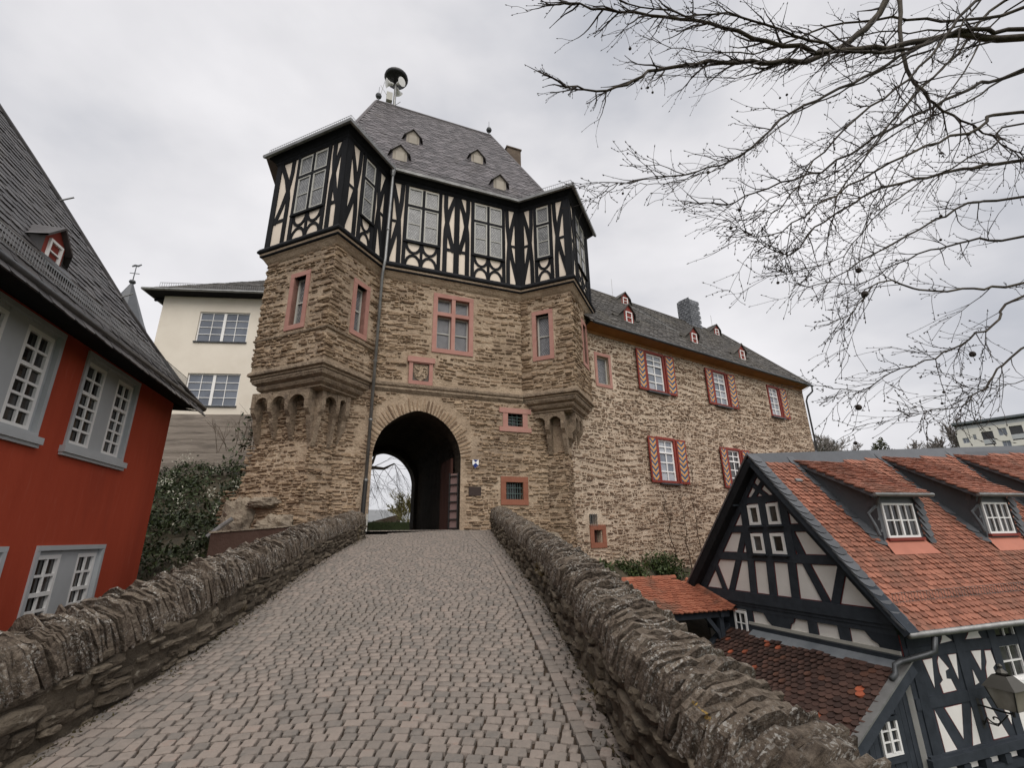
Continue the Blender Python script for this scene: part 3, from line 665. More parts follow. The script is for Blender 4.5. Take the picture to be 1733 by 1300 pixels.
# mouldings, string courses
sweep(MB(), PB, [(6.60, ST+.01), (6.54, -.17), (6.46, -.17), (6.40, -.22), (6.34, -.19), (6.24, ST+.01)], 2, 3).build('string_course', M_CORBEL, tower)
for k, (lo_, hi_) in enumerate(((0, 2), (3, 5))):
    sweep(MB(), PB, [(6.62, ST+.01), (6.55, -.21), (6.47, -.20), (6.41, -.30), (6.36, -.32), (6.31, -.30), (6.22, -.33), (6.15, -.44), (6.10, -.42), (6.02, -.46), (5.95, -.56), (5.90, -.54), (5.84, -.64), (5.80, -1.4)], lo_, hi_).build('corbel_moulding', M_CORBEL, tower)
sweep(MB(), PB, [(7.70, ST+.01), (7.66, ST+.07), (7.61, ST+.06), (7.58, ST+.01)], 0, 2).build('bay_string', M_CORBEL, tower)
sweep(MB(), PB, [(10.92, -.02), (10.72, -.06), (10.62, -.15), (10.50, -.22), (10.44, ST+.01)]).build('cornice', M_SANDST, tower)
def corbels(f, xs, out, ztop, zb):
    for k, x in enumerate(xs):
        p = Fr(f.P(x, 0, 0), f.Z, (0, 0, 1), f.X); d = zb+rnd.uniform(-.15, .25); w = rnd.uniform(.06, .085)
        MB().prism(p, [(-.1, ztop), (out, ztop), (out, 5.42), (out*.94, 5.26), (out*.62, 5.10), (out*.60, 4.92), (out*.3, d+.22), (.06, d+.05), (.02, d), (-.1, d)], -w, w, True).build('corbel', M_CORBEL, tower)
    for x0, x1 in zip(xs, xs[1:]):
        w = (x1-x0)/2-.06; cx = (x0+x1)/2; zs = ztop-.14-w*1.05
        pl = [(x0, ztop), (x0, zs), (cx-w, zs)]+[(cx-w*math.cos(t), zs+w*1.05*math.sin(t)) for t in [math.pi*j/10 for j in range(1, 10)]]+[(cx+w, zs), (x1, zs), (x1, ztop)]
        MB().prism(f, pl, out-.16, out-.02, True).build('corbel_arch', M_CORBEL, tower)
fA, LA = tface(AF, BF); fB, LB_ = tface(BF, CF)
corbels(fA, [.02, .62, 1.24, LA-.02], .42, 5.86, 4.35); corbels(fB, [.0, .55, LB_+.1], .34, 5.86, 4.3)
fD, LD = tface(Dp, Ep); fE, LE = tface(Ep, Fp); fD = Fr(fD.P(-.6, 0), fD.X, (0, 0, 1), fD.Z)
corbels(fD, [.12, .74, 1.32], .40, 5.86, 4.25); corbels(fE, [.02, .48, .98], .40, 5.86, 4.5)
# stone-framed windows
for i in range(5):
    f, L_ = FS[i]; w = WIN[i]
    so = surround(tower, f, w[0], w[1], w[2], w[3], .16, -.30, .03, M_PINK)
    if i == 2:
        mx = (w[0]+w[1])/2; tz = w[2]+(w[3]-w[2])*.655
        mb = MB(); mb.box(f, mx-.07, mx+.07, w[2]+.16, w[3]-.16, -.28, .022); mb.box(f, w[0]+.16, mx-.07, tz-.07, tz+.07, -.28, .018); mb.box(f, mx+.07, w[1]-.16, tz-.07, tz+.07, -.28, .018); mb.build('mullion', M_PINK, so)
        for a0, a1 in ((w[0]+.16, mx-.07), (mx+.07, w[1]-.16)):
            window(tower, f, a0, a1, tz+.07, w[3]-.16, -.15, 1, 1, M_LGREY, M_LEADD, .05); window(tower, f, a0, a1, w[2]+.16, tz-.07, -.15, 1, 2, M_LGREY, M_LEADD, .05, .04)
    else: window(tower, f, w[0]+.16, w[1]-.16, w[2]+.16, w[3]-.16, -.17, 1, 2, M_LGREY, M_LEADD if i else M_LEAD, .06, .05)
for (a0, a1, b0, b1), ear, nb, m_ in zip(holes, (.14, 0), (2, 6), (M_PINK, M_REDST)):
    surround(tower, fl, a0-.19, a1+.19, b0-.19, b1+.19, .19, -.3, .03, m_)
    if ear: MB().box(fl, a0-.19-ear, a1+.19+ear, b1+.02, b1+.20, -.05, .045).box(fl, a0-.19-ear, a1+.19+ear, b0-.2, b0-.03, -.05, .045).build('window_ear', m_, tower)
    g = MB()
    for k in range(nb): x = a0+(a1-a0)*(k+1)/(nb+1); g.tube([fl.P(x, b0, -.06), fl.P(x, b1, -.06)], .013, 6)
    for k in range(2 if nb > 2 else 3): y = b0+(b1-b0)*(k+1)/(3 if nb > 2 else 4); g.tube([fl.P(a0, y, -.05), fl.P(a1, y, -.05)], .013, 6)
    g.build('window_grille', mat('green_iron', [(0, (.06, .09, .085)), (1, (.12, .16, .15))], rough=.6, bump=0), tower); quadpane(fl, a0, a1, b0, b1, -.33).build('pane', M_GLASSD, tower)
# coat of arms
cx = 1.49
so = surround(tower, fl, 1.08, 1.90, 6.56, 7.45, .13, -.05, .09, M_PINK, 'coat_of_arms'); MB().box(fl, 1.02, 1.96, 7.36, 7.55, -.05, .13).build('lintel', M_PINK, so)
MB().box(fl, 1.2, 1.78, 6.68, 7.33, -.03, .02).build('relief_ground', flat('relief_dark', (.10, .085, .07)), so)
sh = [(cx-.25, 7.3), (cx+.25, 7.3), (cx+.26, 7.0), (cx+.2, 6.82), (cx, 6.7), (cx-.2, 6.82), (cx-.26, 7.0)]
MB().prism(fl, sh, .02, .045).build('shield', M_CORBEL, so)
ln = MB()
for pl, w in (([(cx-.1, 6.85), (cx-.02, 6.98), (cx+.02, 7.1), (cx-.02, 7.22)], [.07, .11, .12, .08]), ([(cx, 7.14), (cx+.12, 7.2), (cx+.2, 7.16)], [.05, .04, .05]), ([(cx, 7.08), (cx-.14, 7.12), (cx-.2, 7.2)], [.05, .04, .05]), ([(cx, 6.96), (cx+.12, 6.92), (cx+.13, 6.8)], [.07, .06, .04]), ([(cx-.05, 6.9), (cx-.16, 6.86), (cx-.18, 6.95)], [.05, .05, .04]), ([(cx+.05, 6.95), (cx+.2, 7.0), (cx+.18, 7.09), (cx+.1, 7.04)], [.03, .03, .03, .05])): ln.ribbon(fl, pl, w, .045, .075)
ln.build('heraldic_lion', M_SANDST, so)
# ---- half-timbered storey
Z0, Z1 = 11.05, 14.5
FT = [tface(QT[i], QT[i+1]) for i in range(5)]
def figure(par, f, xc, xw, var, cnt=[0]):
    s_ = 1 if xw > xc else -1; k = abs(xw-xc)/.60
    def B(pts, w, c): MB().ribbon(f, [(xc+s_*d*k, z) for d, z in pts], w, .0, c).build('timber_brace', M_BLACK, par)
    if var == 1:
        B([(.45, 14.52), (.45, 13.95), (.42, 13.6), (.38, 13.2), (.27, 12.6), (.10, 11.95)], .165, .031)
        B([(.44, Z0), (.44, 12.5), (.43, 12.9), (.39, 13.2), (.28, 13.8), (.06, 14.52)], .165, .034)
        B([(.42, 12.03), (.05, 12.03)], .12, .027)
    else:
        B([(.50, 14.52), (.48, 13.7), (.40, 12.85), (.26, 12.1), (.03, 11.1)], .155, .031)
        B([(.48, Z0), (.47, 12.0), (.41, 12.85), (.27, 13.7), (.06, 14.52)], .155, .034)
        B([(.40, 12.8), (.0, 12.8)], .10, .027)
def post(par, f, x, w, c=.038, z0=Z0-.03, z1=Z1+.05): MB().box(f, x-w/2, x+w/2, z0, z1, 0, c).build('timber_post', M_BLACK, par)
def firebuck(par, f, x0, x1):
    m_ = (x0+x1)/2; h = 12.0-Z0
    for sg in (1, -1):
        pts = []
        for j in range(9):
            t = math.pi*j/8; pts.append((m_-(x1-x0)/2*math.cos(t)*1.02, (Z0+h/2)+sg*(h/2+.02-(h/2-.03)*math.sin(t))))
        MB().ribbon(f, pts, .10, 0, .03+.003*sg).build('timber_brace', M_BLACK, par)
def twin(par, f, a0, a1, lights):
    b0, b1, tz = 12.10, 14.42, 13.60
    for x in (a0-.06, a1+.06): post(par, f, x, .13, .05)
    MB().box(f, a0-.12, a1+.12, 12.0, 12.1, 0, .06).box(f, a0-.1, a1+.1, 11.98, 12.02, 0, .10).build('window_sill', M_BLACK, par)
    MB().box(f, a0, a1, tz-.05, tz+.05, 0, .055).build('timber_transom', M_BLACK, par)
    xs = [a0+(a1-a0)*k/lights for k in range(lights+1)]
    for x in xs[1:-1]: MB().box(f, x-.05, x+.05, b0, b1, 0, .052).build('timber_mullion', M_BLACK, par)
    for k in range(lights):
        x0 = xs[k]+(.05 if k else 0); x1 = xs[k+1]-(.05 if k < lights-1 else 0)
        window(tower, f, x0, x1, b0, tz-.05, .04, 1, 2, M_LGREY, M_LEAD, .055, .03, dp=.04); window(tower, f, x0, x1, tz+.05, b1, .04, 1, 1, M_LGREY, M_LEAD, .055, dp=.04)
        firebuck(par, f, xs[k]+.02, xs[k+1]-.02)
        if k: post(par, f, xs[k], .10, .036, Z0, 12.0)
_t = QT[2][0]
SPEC = [ # face: windows (a0,a1,lights), figures (xc,xw,var)
    ([(1.14, 2.40, 2)], [(.10, 1.0, 1), (3.12, 2.54, 1)]),
    ([(.89, 1.41, 1)], [(.08, .76, 2), (2.12, 1.54, 2)]),
    ([(.69-_t, 1.87-_t, 2), (3.31-_t, 4.49-_t, 2)], [(.09, .56-_t, 2), (2.61-_t, 2.0-_t, 1), (2.61-_t, 3.2-_t, 1), (FT[2][1]-.09, 4.62-_t, 2)]),
    ([(.77, 1.30, 1)], [(.09, .64, 2), (2.02, 1.43, 2)]),
    ([(.95, 2.25, 2)], [(.09, .82, 2), (FT[4][1]-.09, 2.38, 2)])]
for i in range(5):
    f, L_ = FT[i]; mb = MB(); mb.face([f.P(0, 10.9), f.P(L_, 10.9), f.P(L_, 14.75), f.P(0, 14.75)]); par = mb.build('plaster_infill', M_PLAST, tower)
    for x in ((.10, L_-.10)): post(par, f, x, .23, .04)
    MB().box(f, .0, L_, Z1, Z1+.28, 0, .045).build('timber_plate', M_BLACK, par); MB().box(f, .0, L_, 10.9, Z0, 0, .046).build('timber_sill', M_BLACK, par)
    for a0, a1, n_ in SPEC[i][0]: twin(par, f, a0, a1, n_)
    for xc, xw, v_ in SPEC[i][1]: figure(par, f, xc, xw, v_)
    if i == 2: post(par, f, 2.61-_t, .21, .039)
sweep(MB(), PB, [(11.04, -.11), (11.0, -.03), (10.90, .02), (10.84, .01), (10.80, -.05), (10.70, -.06), (10.66, -.12), (10.66, -.3)]).build('sill_moulding', M_BLACK, tower)
sweep(MB(), PB, [(14.5, -.12), (14.58, -.07), (14.62, -.07), (14.68, .0), (14.80, .12), (14.80, .2)]).build('eaves_soffit', M_BLACK, tower)
sweep(MB(), PB, [(14.84, .12), (14.76, .14), (14.735, .19), (14.76, .245), (14.86, .26), (14.875, .24), (14.80, .19)]).build('gutter', M_ZINC, tower)
# main roof
RZ = 22.85
RL, RR, BL, BR_ = TW(-2.25, .18, 14.86), TW(7.15, .18, 14.86), TW(-2.3, -9.2, 14.86), TW(7.15, -9.2, 14.86); G0, G1 = TW(-.65, -4.5, RZ), TW(5.54, -4.5, RZ)
mb = MB(); mb.face([RL, RR, G1, G0]); mb.face([RR, BR_, G1]); mb.face([BR_, BL, G0, G1]); mb.face([BL, RL, G0])
EO = [TW(*q, 14.86) for q in off(PB, .2)]
ap = TW(-2.1, -1.0, 15.9); mb.face([EO[0], EO[1], ap]); mb.face([EO[1], EO[2], ap]); mb.face([EO[2], TW(0, -1, 15.9), ap]); mb.face([TW(-4., -3.6, 14.86), EO[0], ap])
ap = TW(7.1, -1.0, 15.9); mb.face([EO[3], EO[4], ap]); mb.face([EO[4], EO[5], ap]); mb.face([EO[3], TW(5.2, -1, 15.9), ap]); mb.face([EO[5], TW(8.2, -4, 14.86), ap])
ro = mb.build('roof', M_SLATE, tower)
up = (TW(0, -4.5, RZ)-TW(0, .18, 14.86)); rf = rooffr(RL, TU, up); HL = up.length
ins = inpoly([(.12, 0), (9.28, 0), (7.67, HL), (1.72, HL)])
pieces('slate', tile_variants('slate', 4), tiling(rf, .30, .19, ins, 0, 9.4, -.03, HL-.15, 31, .014, 1.3, skew=.012), ro, M_SLATE, 0, 'slates')
rg = MB(); rg.tube([G0, G1], .09, 8); rg.tube([G0, RL], .07, 6); rg.tube([G1, RR], .07, 6); rg.build('ridge_cap', M_SLATE, ro)
def dormer_small(par, rfr, a, b, w, h, dep, m_face, m_roof, flare, glass=None, door=True, mroof2=None):
    """little gabled roof light standing on a roof plane"""
    base = rfr.P(a, b, 0); X = rfr.X; Z = V((rfr.Z.x, rfr.Z.y, 0)).normalized(); f = Fr(base-Z*.02, X, (0, 0, 1), Z)
    o = MB().prism(f, [(-w/2, -.1), (w/2, -.1), (w/2, h*.62), (0, h), (-w/2, h*.62)], -.3, 0, True).build('dormer', m_face, par)
    if door: MB().box(f, -w*.3, w*.3, .06, h*.6, 0, .03).box(f, -w*.33, w*.33, .0, .06, 0, .07).build('dormer_shutter', flat('dormer_shutter_wood', (.31, .275, .225), var=.2), o)
    else:
        window(par, f, -w*.33, w*.33, .0, h*.60, .04, 1, 2, M_WHITE, glass or M_GLASSD, .045, .025, name='dormer_window')
    rb = MB(); ov = .09
    for sg in (-1, 1):
        p0, p1, p2 = (0, h+.05), (sg*(w/2+ov), h*.58), (sg*(w/2+ov+flare), h*.12)
        q = [f.P(*p0, ov), f.P(*p1, ov), f.P(*p1, -dep*.75), f.P(*p0, -dep)]; rb.face(q); rb.face([x-V((0, 0, .05)) for x in q]); rb.face([q[0], q[1], q[1]-V((0, 0, .05)), q[0]-V((0, 0, .05))])
        e = f.P(sg*(w/2+ov+flare*1.6), -.02, -dep*.35)
        rb.face([f.P(sg*w/2, h*.6, 0), f.P(sg*w/2, -.1, 0), e, f.P(*p1, -dep*.75)]); rb.face([f.P(*p1, ov), f.P(*p1, -dep*.75), e])
    rb.build('dormer_roof', m_roof, o)
    for k in range(4):                     # swept slates at the cheeks
        for sg in (-1, 1):
            z = h*(.08+k*.15); MB().ribbon(f, [(sg*(w/2+.02), z), (sg*(w/2+.12+flare*.5), z-.05), (sg*(w/2+.2+flare*1.3), z-.01)], .06, -.3+.04*k, -.02-.05*k).build('cheek_slate', m_roof, o)
M_DORM = flat('dormer_wood', (.27, .235, .19), var=.2)
for u, b in ((.93, 3.68), (.28, .96), (3.86, 3.47), (4.43, .67)): dormer_small(tower, rf, u+2.25, b, .56, .78, 1.0, M_DORM, M_SLATE, .16)
for g in (G0+TU*.1, G1-TU*.1): MB().lathe(g, [(.03, -.1), (.03, .22), (.13, .30), (.16, .40), (.12, .50), (.03, .56), (.012, .6), (.01, 1.0)], 10).build('finial', M_DZINC, ro)
hk = MB()
for k in range(9): hk.tube([G0+TU*(.9+k*.6)+V((0, 0, .05)), G0+TU*(.9+k*.6)+TN*.12+V((0, 0, -.14))], .015, 4)
rr_ = random.Random(2)
for k in range(9): hk.tube([rf.P(rr_.uniform(2, 7), rr_.uniform(1, 8), 0)]*1+[rf.P(0, 0, 0)]*0+[], .01) if 0 else None
hk.build('roof_hooks', M_ZINC, ro)
def snowguard(par, p, q, h, up, step=.09, rr=.007, name='snow_guard'):
    p, q = V(p), V(q); d = q-p; n_ = int(d.length/step); mb = MB()
    for k in range(n_+1): c = p+d*k/n_; mb.tube([c, c+up*h], rr, 3, False)
    for t in (.12, 1.): mb.tube([p+up*h*t, q+up*h*t], rr*1.3, 3, False)
    return mb.build(name, M_ZINC, par)
E2 = [TW(*q, 14.88) for q in off(PB, .12)]
for i in range(5): snowguard(tower, E2[i], E2[i+1], .26, V((0, 0, 1)))
# chimney behind the right hip
cf, _ = tface((7.05, -6.2), (8.05, -6.2)); ch = MB(); ch.box(cf, .15, 1.05, 15, 24.25, -.8, 0); ch.box(cf, .10, 1.10, 24.25, 24.33, -.85, .05); ch.build('chimney', mat('chimney_render', [(.2, (.07, .05, .038)), (.8, (.15, .115, .085))], ns=3, rn=0, bump=.5, bs=14), tower)
# rain pipe down the front corner
dp = MB(); dp.tube([TW(.03, .16, 14.72), TW(.03, .14, 14.55), TW(-.0, .06, 11.0), TW(-.03, .08, 10.72), TW(-.05, -.08, 10.45), TW(-.06, -.12, 3.3)], .055, 8); pipe = dp.build('downpipe', M_ZINC, tower, True)
MB().tube([TW(-.06, -.12, 3.32), TW(-.08, -.12, 1.45)], .07, 8).build('cast_pipe', M_IRON, tower); MB().tube([TW(.06, -.1, 2.3), TW(.06, -.1, 1.5)], .035, 6).build('pale_pipe', M_LGREY, tower)
for z in (3.3, 5.2, 7.2, 9.2, 12.2): MB().lathe(TW(-.055 if z < 10.6 else .01, -.12 if z < 10.6 else .09, z), [(.07, -.03), (.075, 0), (.07, .03)], 8).build('pipe_collar', M_ZINC, tower)
MB().lathe(TW(.02, .16, 14.6), [(.06, -.1), (.10, .05), (.12, .16)], 8).build('rain_head', M_ZINC, tower)
# ------------------------------------------------------------------ castle wing on the right
wf = wallfr(2.236, 17.563, 57.)
wing = thing('castle_wing', 'long rubble-stone castle wing with chevron shutters and grey slate roof, right of the tower', 'building', wf.P(9, -3, -3))
WW = [(4.46, 5.76, 7.63, 9.57), (9.33, 10.55, 7.63, 9.52), (14.34, 15.50, 7.68, 9.5), (4.64, 5.84, 3.63, 5.60), (9.58, 10.75, 3.60, 5.55)]
sm = [(1.56, 2.2, 7.52, 8.72), (.78, 1.13, 1.30, 1.80), (.60, .98, 1.98, 2.32)]
mb = MB(); holed(mb, wf, -.3, 18.35, -4.2, 10.0, [(w[0]+.06, w[1]-.06, w[2]+.04, w[3]-.06) for w in WW]+sm, .3)
mb.face([wf.P(18.35, -4.2), wf.P(18.35, -4.2, -6.5), wf.P(18.35, 10, -6.5), wf.P(18.35, 10)])
ww = mb.build('stone_wall', M_WMORT, wing)
ins = notin(*[(w[0]-.03, w[1]+.03, w[2]-.08, w[3]+.03) for w in WW], *[(s_[0]-.16, s_[1]+.16, s_[2]-.16, s_[3]+.16) for s_ in sm])
wp = masonry(wf, -.25, 18.3, -.6, 9.9, 300, ins, (.06, .13), (.08, .36), .042, (.006, .046), .12, .11, .10)
pieces('stone', STV, wp, ww, M_WSTONE, 300, 'stones_small')
for i, w in enumerate(WW):
    so = surround(wing, wf, w[0], w[1], w[2], w[3], .11, -.12, .05, M_OXRED, 'window_frame')
    window(wing, wf, w[0]+.11, w[1]-.11, w[2]+.04, w[3]-.11, -.02, 2, 3, M_WHITE, M_GLASSB if i != 4 else M_GLASSD, .07, .05, transom=w[2]+(w[3]-w[2])*.66, trows=2)
    MB().box(wf, w[0]-.05, w[1]+.05, w[2]-.07, w[2]+.0, -.05, .16).build('window_sill', M_DZINC, wing)
    for sg in (-1, 1):
        if i == 2 and sg < 0: continue
        x0 = w[0]-.60 if sg < 0 else w[1]+.03; x1 = x0+.57; y0, y1 = w[2]-.0, w[3]-.04; ang = .09*sg
        hx = x1 if sg < 0 else x0
        f2 = Fr(wf.P(hx, 0, .05), (wf.X*math.cos(ang)+wf.Z*abs(math.sin(ang))*(-1 if sg < 0 else 1)), (0, 0, 1), wf.Z) ; lo, hi = (-.57, 0) if sg < 0 else (0, .57)
        s_o = MB().box(f2, lo, hi, y0, y1, -.02, .025).build('shutter', M_OXRED, wing)
        p = MB(); a0, a1, b0, b1, c = lo+.075, hi-.075, y0+.1, y1-.08, .031; mm = (a0+a1)/2
        p.face([f2.P(a0, b0, c), f2.P(a1, b0, c), f2.P(a1, b1, c), f2.P(a0, b1, c)], [(a0-mm, b0), (a1-mm, b0), (a1-mm, b1), (a0-mm, b1)]); p.build('chevron_panel', M_CHEV, s_o)
surround(wing, wf, sm[0][0]-.15, sm[0][1]+.13, sm[0][2]-.15, sm[0][3]+.15, .13, -.2, .03, M_PINK); window(wing, wf, *sm[0], -.12, 1, 1, M_LGREY, M_LEADD, .06)
surround(wing, wf, sm[1][0]-.2, sm[1][1]+.22, sm[1][2]-.15, sm[1][3]+.15, .18, -.2, .04, M_REDST, 'niche_surround')
quadpane(wf, *sm[1], -.28).build('niche_back', M_GLASSD, wing); quadpane(wf, *sm[2], -.28).build('vent_back', M_GLASSD, wing)
MB().box(wf, .93, 1.0, 1.30, 1.80, -.25, -.1).build('niche_board', M_OLDWOOD, wing)
g = MB()
for k in range(4): x = .64+k*.1; g.tube([wf.P(x-.03, 1.9, .05), wf.P(x+.02, 2.34, .02)], .014, 5)
g.build('bent_bars', M_ZINC, wing)
# roof of the wing
mb = MB(); mb.face([wf.P(.9, 9.78, .02), wf.P(18.3, 9.78, .02), wf.P(18.3, 9.93, .5), wf.P(.9, 9.93, .5)]); mb.face([wf.P(.9, 9.66, .03), wf.P(18.3, 9.66, .03), wf.P(18.3, 9.8, .04), wf.P(.9, 9.8, .04)]); mb.build('soffit_board', M_ORANGE, wing)
we0, we1, wr0, wr1 = wf.P(.9, 9.97, .52), wf.P(18.45, 9.97, .52), wf.P(.9, 14.05, -3), wf.P(15.85, 14.05, -3)
mb = MB(); mb.face([we0, we1, wr1, wr0]); mb.face([we1, wf.P(18.45, 9.97, -6.5), wr1]); mb.face([wf.P(18.45, 9.97, -6.5), wf.P(.9, 9.97, -6.5), wr0, wr1]); wro = mb.build('roof', M_WSLATE, wing)
upv = V((0, 0, 4.08))-wf.Z*3.52; wrf = rooffr(we0, wf.X, upv); HW = upv.length
pieces('slate', tile_variants('slate', 6), tiling(wrf, .30, .17, inpoly([(0, 0), (17.55, 0), (14.95, HW), (0, HW)]), 0, 17.6, -.02, HW-.1, 41, .018, 1.35, skew=.01, jz=.012), wro, M_WSLATE, 0, 'slates')
MB().tube([wr0, wr1, we1+V((0, 0, .03))], .08, 6).build('ridge_cap', M_WSLATE, wro)
gt = MB(); gt.tube([wf.P(1., 9.93, .57), wf.P(18.5, 9.93, .57)], .065, 8); gt.tube([wf.P(18.42, 9.9, .57), wf.P(18.46, 9.6, .52), wf.P(18.42, 9.35, .2), wf.P(18.40, 9.1, .10), wf.P(18.40, -3, .10)], .05, 8); gt.build('gutter', M_DZINC, wing, True)
for s_, b in ((4.16, 1.34), (8.88, 1.29), (12.75, .99)): dormer_small(wing, wrf, s_-.9, b, .62, .95, 1.2, M_OXRED, M_WSLATE, .3, M_GLASSB, False)
for s_, b in ((6.4, 4.72), (14.6, 4.80)): dormer_small(wing, wrf, s_-.9, b-.1, .55, .75, .6, M_OXRED, M_WSLATE, .3, M_GLASSB, False)
cfr = Fr(wf.P(12.15, 0, -2.7), wf.X, (0, 0, 1), wf.Z); ch = MB(); ch.box(cfr, 0, 1.05, 12.5, 15.55, -.75, 0); co = ch.build('chimney', M_NSLATE, wing)
cp = []
for fr_, L_ in ((Fr(cfr.P(0, 0, .0), wf.X, (0, 0, 1), wf.Z), 1.05), (Fr(cfr.P(0, 0, -.75), wf.Z, (0, 0, 1), -wf.X), .75)):
    cp += tiling(fr_, .26, .16, lambda x, y: True, .13, L_-.2, 13.3, 15.45, 43, .014, 1.2)
pieces('slate', tile_variants('slate', 7), cp, co, M_NSLATE, 0, 'chimney_slates')
for s_ in (6.0, 12.9, 14.9, 4.1): MB().tube([wf.P(s_, 14, -3), wf.P(s_, 15.2, -3)], .012, 4).build('lightning_rod', M_ZINC, wro)
snowguard(wing, wf.P(16.4, 10.15, .45), wf.P(18.5, 10.15, .45), .22, V((0, 0, 1)), .5)
MB().tube([wrf.P(5.1, 5.2, .05), wrf.P(7.6, 2.2, .05), wrf.P(9.2, .4, .05)], .018, 4).build('lightning_cable', M_ZINC, wro)
# ------------------------------------------------------------------ red rendered house on the left
rh = wallfr(-9.69, 13., -15.5)
red = thing('red_house', 'dark red rendered house with grey window surrounds and steep slate roof, at left', 'house', rh.P(-8, -4.2, -5))
RW = [(-4.32, -2.08, 3.34, 5.30), (-7.30, -5.10, 3.34, 5.30), (-10.2, -8.0, 3.34, 5.3), (-4.25, -1.95, -.5, 1.56), (-7.3, -5.0, -.5, 1.56), (-10.2, -8, -.5, 1.56)]
mb = MB(); holed(mb, rh, -17, 0, -4.2, 5.55, RW, .16)
mb.face([rh.P(0, -4.2), rh.P(0, -4.2, -12), rh.P(0, 5.5, -12), rh.P(0, 5.5)]); mb.build('wall', M_REDW, red)
for a0, a1, b0, b1 in RW:
    so = surround(red, rh, a0, a1, b0, b1, .09, -.16, .035, M_GREYP, 'window_surround')
    sh = MB(); m0, m1 = a0+.87, a1-.87
    sh.box(rh, m0, m1, b0+.09, b1-.09, -.15, -.03); sh.box(rh, a0+.09, a0+.12, b0+.09, b1-.09, -.15, -.04); sh.box(rh, a1-.17, a1-.09, b0+.09, b1-.09, -.15, -.045); sh.box(rh, a0+.12, m0, b1-.17, b1-.09, -.15, -.045); sh.box(rh, m1, a1-.17, b1-.17, b1-.09, -.15, -.045); sh.build('window_mullion', M_GREYP, so)
    MB().box(rh, a0-.08, a1+.08, b0-.10, b0+.02, -.1, .10).box(rh, a0-.06, a1+.06, b0-.16, b0-.10, -.1, .06).build('window_sill', M_GREYP, red)
    for x0, x1 in ((a0+.12, m0), (m1, a1-.17)):
        window(red, rh, x0, x1, b0+.09, b1-.17, -.03, 2, 4, M_WHITE, M_GLASSD, .075, .045, transom=b0+.09+(b1-b0-.26)*.62, trows=2, dp=.07)
RP = R(57.5); re = (.6, 5.38)
HE = [(.35, -.05), (-.45, .2), (-1.06, .46), (-1.79, 1.14), (-2.44, 2.0), (-2.75, 2.88), (-3.0, 3.52), (-3.42, 4.61), (-3.9, 5.56), (-4.4, 6.4), (-5.3, 8.3)]
rrf = rooffr(rh.P(0, 5.36, .62), rh.X, V((0, 0, math.sin(RP)))-rh.Z*math.cos(RP))
mb = MB(); mb.face([rrf.P(*q) for q in HE]+[rrf.P(-18, 8.3), rrf.P(-18, -.05)])
tops = [rrf.P(*q) for q in HE]; bk = [rh.P(.35-.04*k, 5.36+k*.75, -9+k*.3) for k in range(len(HE))]
for k in range(len(HE)-1): mb.face([tops[k], tops[k+1], bk[k+1], bk[k]])
rro = mb.build('roof', M_RSLATE, red)
ins = inpoly(HE+[(-18, 8.3), (-18, -.05)])
pieces('slate', tile_variants('slate', 9), tiling(rrf, .30, .20, ins, -17, .4, -.04, 8.2, 51, .019, 1.35, skew=-.02), rro, M_RSLATE, 300, 'slates_far')
MB().tube([rrf.P(a, b, .03) for a, b in HE], .045, 6).build('hip_cap', M_RSLATE, rro)
mb = MB(); mb.tube([rh.P(-17, 5.32, .66), rh.P(.35, 5.32, .66)], .085, 8); mb.build('gutter', M_DZINC, red, True)
mb = MB(); mb.face([rh.P(-17, 5.36, -.02), rh.P(.3, 5.36, -.02), rh.P(.35, 5.26, .6), rh.P(-17, 5.26, .6)]); mb.face([rh.P(.02, 5.30, 0), rh.P(.02, 5.30, -9), rh.P(.4, 5.25, -9), rh.P(.38, 5.25, .6)]); mb.build('soffit', M_BLACK, red)
snowguard(red, rrf.P(-17, .30, .05), rrf.P(-.75, .30, .05), .26, V((0, 0, 1)), .06, .006)
for a, b in ((-3.46, 4.6), (-2.6, 2.3)): MB().tube([rrf.P(a, b, .02), rrf.P(a+.02, b, .30)], .018, 5).build('roof_hook', M_ZINC, rro)
dormer_small(red, rrf, -6.1, 1.02, .52, .70, .9, M_OXRED, M_RSLATE, .35, M_GLASSD, False)
zf = Fr(rrf.P(-6.1, .95, .05), rrf.X, rrf.Y, rrf.Z); MB().box(zf, -.38, .38, -.22, .05, -.02, .03).build('dormer_apron', M_DZINC, rro)
# ------------------------------------------------------------------ cream building and the concrete wall below it
cf = wallfr(-19.79, 26., 84.)
cream = thing('cream_building', 'cream rendered building with wide white windows behind the red house', 'building', cf.P(2, 8.5, -4))
CW = [(.80, 3.72, 13.0, 14.97), (.82, 3.76, 9.0, 10.99), (-4.8+3.0-10, -4.8+3.0-7.1, 9, 10.99)]
mb = MB(); holed(mb, cf, -1.43, 10, 8.48, 16.0, CW[:2], .2); mb.face([cf.P(-1.43, 8.48), cf.P(-1.43, 16), cf.P(-1.43, 16, -10), cf.P(-1.43, 8.48, -10)]); mb.build('wall', M_CREAM, cream)
for w in CW[:2]:
    window(cream, cf, *w, -.09, 2, 4, M_WHITE, M_GLASSC, .07, .035, mull=2, midw=.16); MB().box(cf, w[0]-.06, w[1]+.06, w[2]-.06, w[2]+.02, -.1, .08).build('window_sill', M_DZINC, cream)
e = [cf.P(-2.3, 16.05, .75), cf.P(11, 16.05, .75), cf.P(11, 16.05, -11), cf.P(-2.3, 16.05, -11)]; r0, r1 = cf.P(5.4, 20.6, -5.2), cf.P(9, 20.6, -5.2)
mb = MB(); mb.face([e[0], e[1], r1, r0]); mb.face([e[1], e[2], r1]); mb.face([e[2], e[3], r0, r1]); mb.face([e[3], e[0], r0]); cro = mb.build('roof', M_WSLATE, cream)
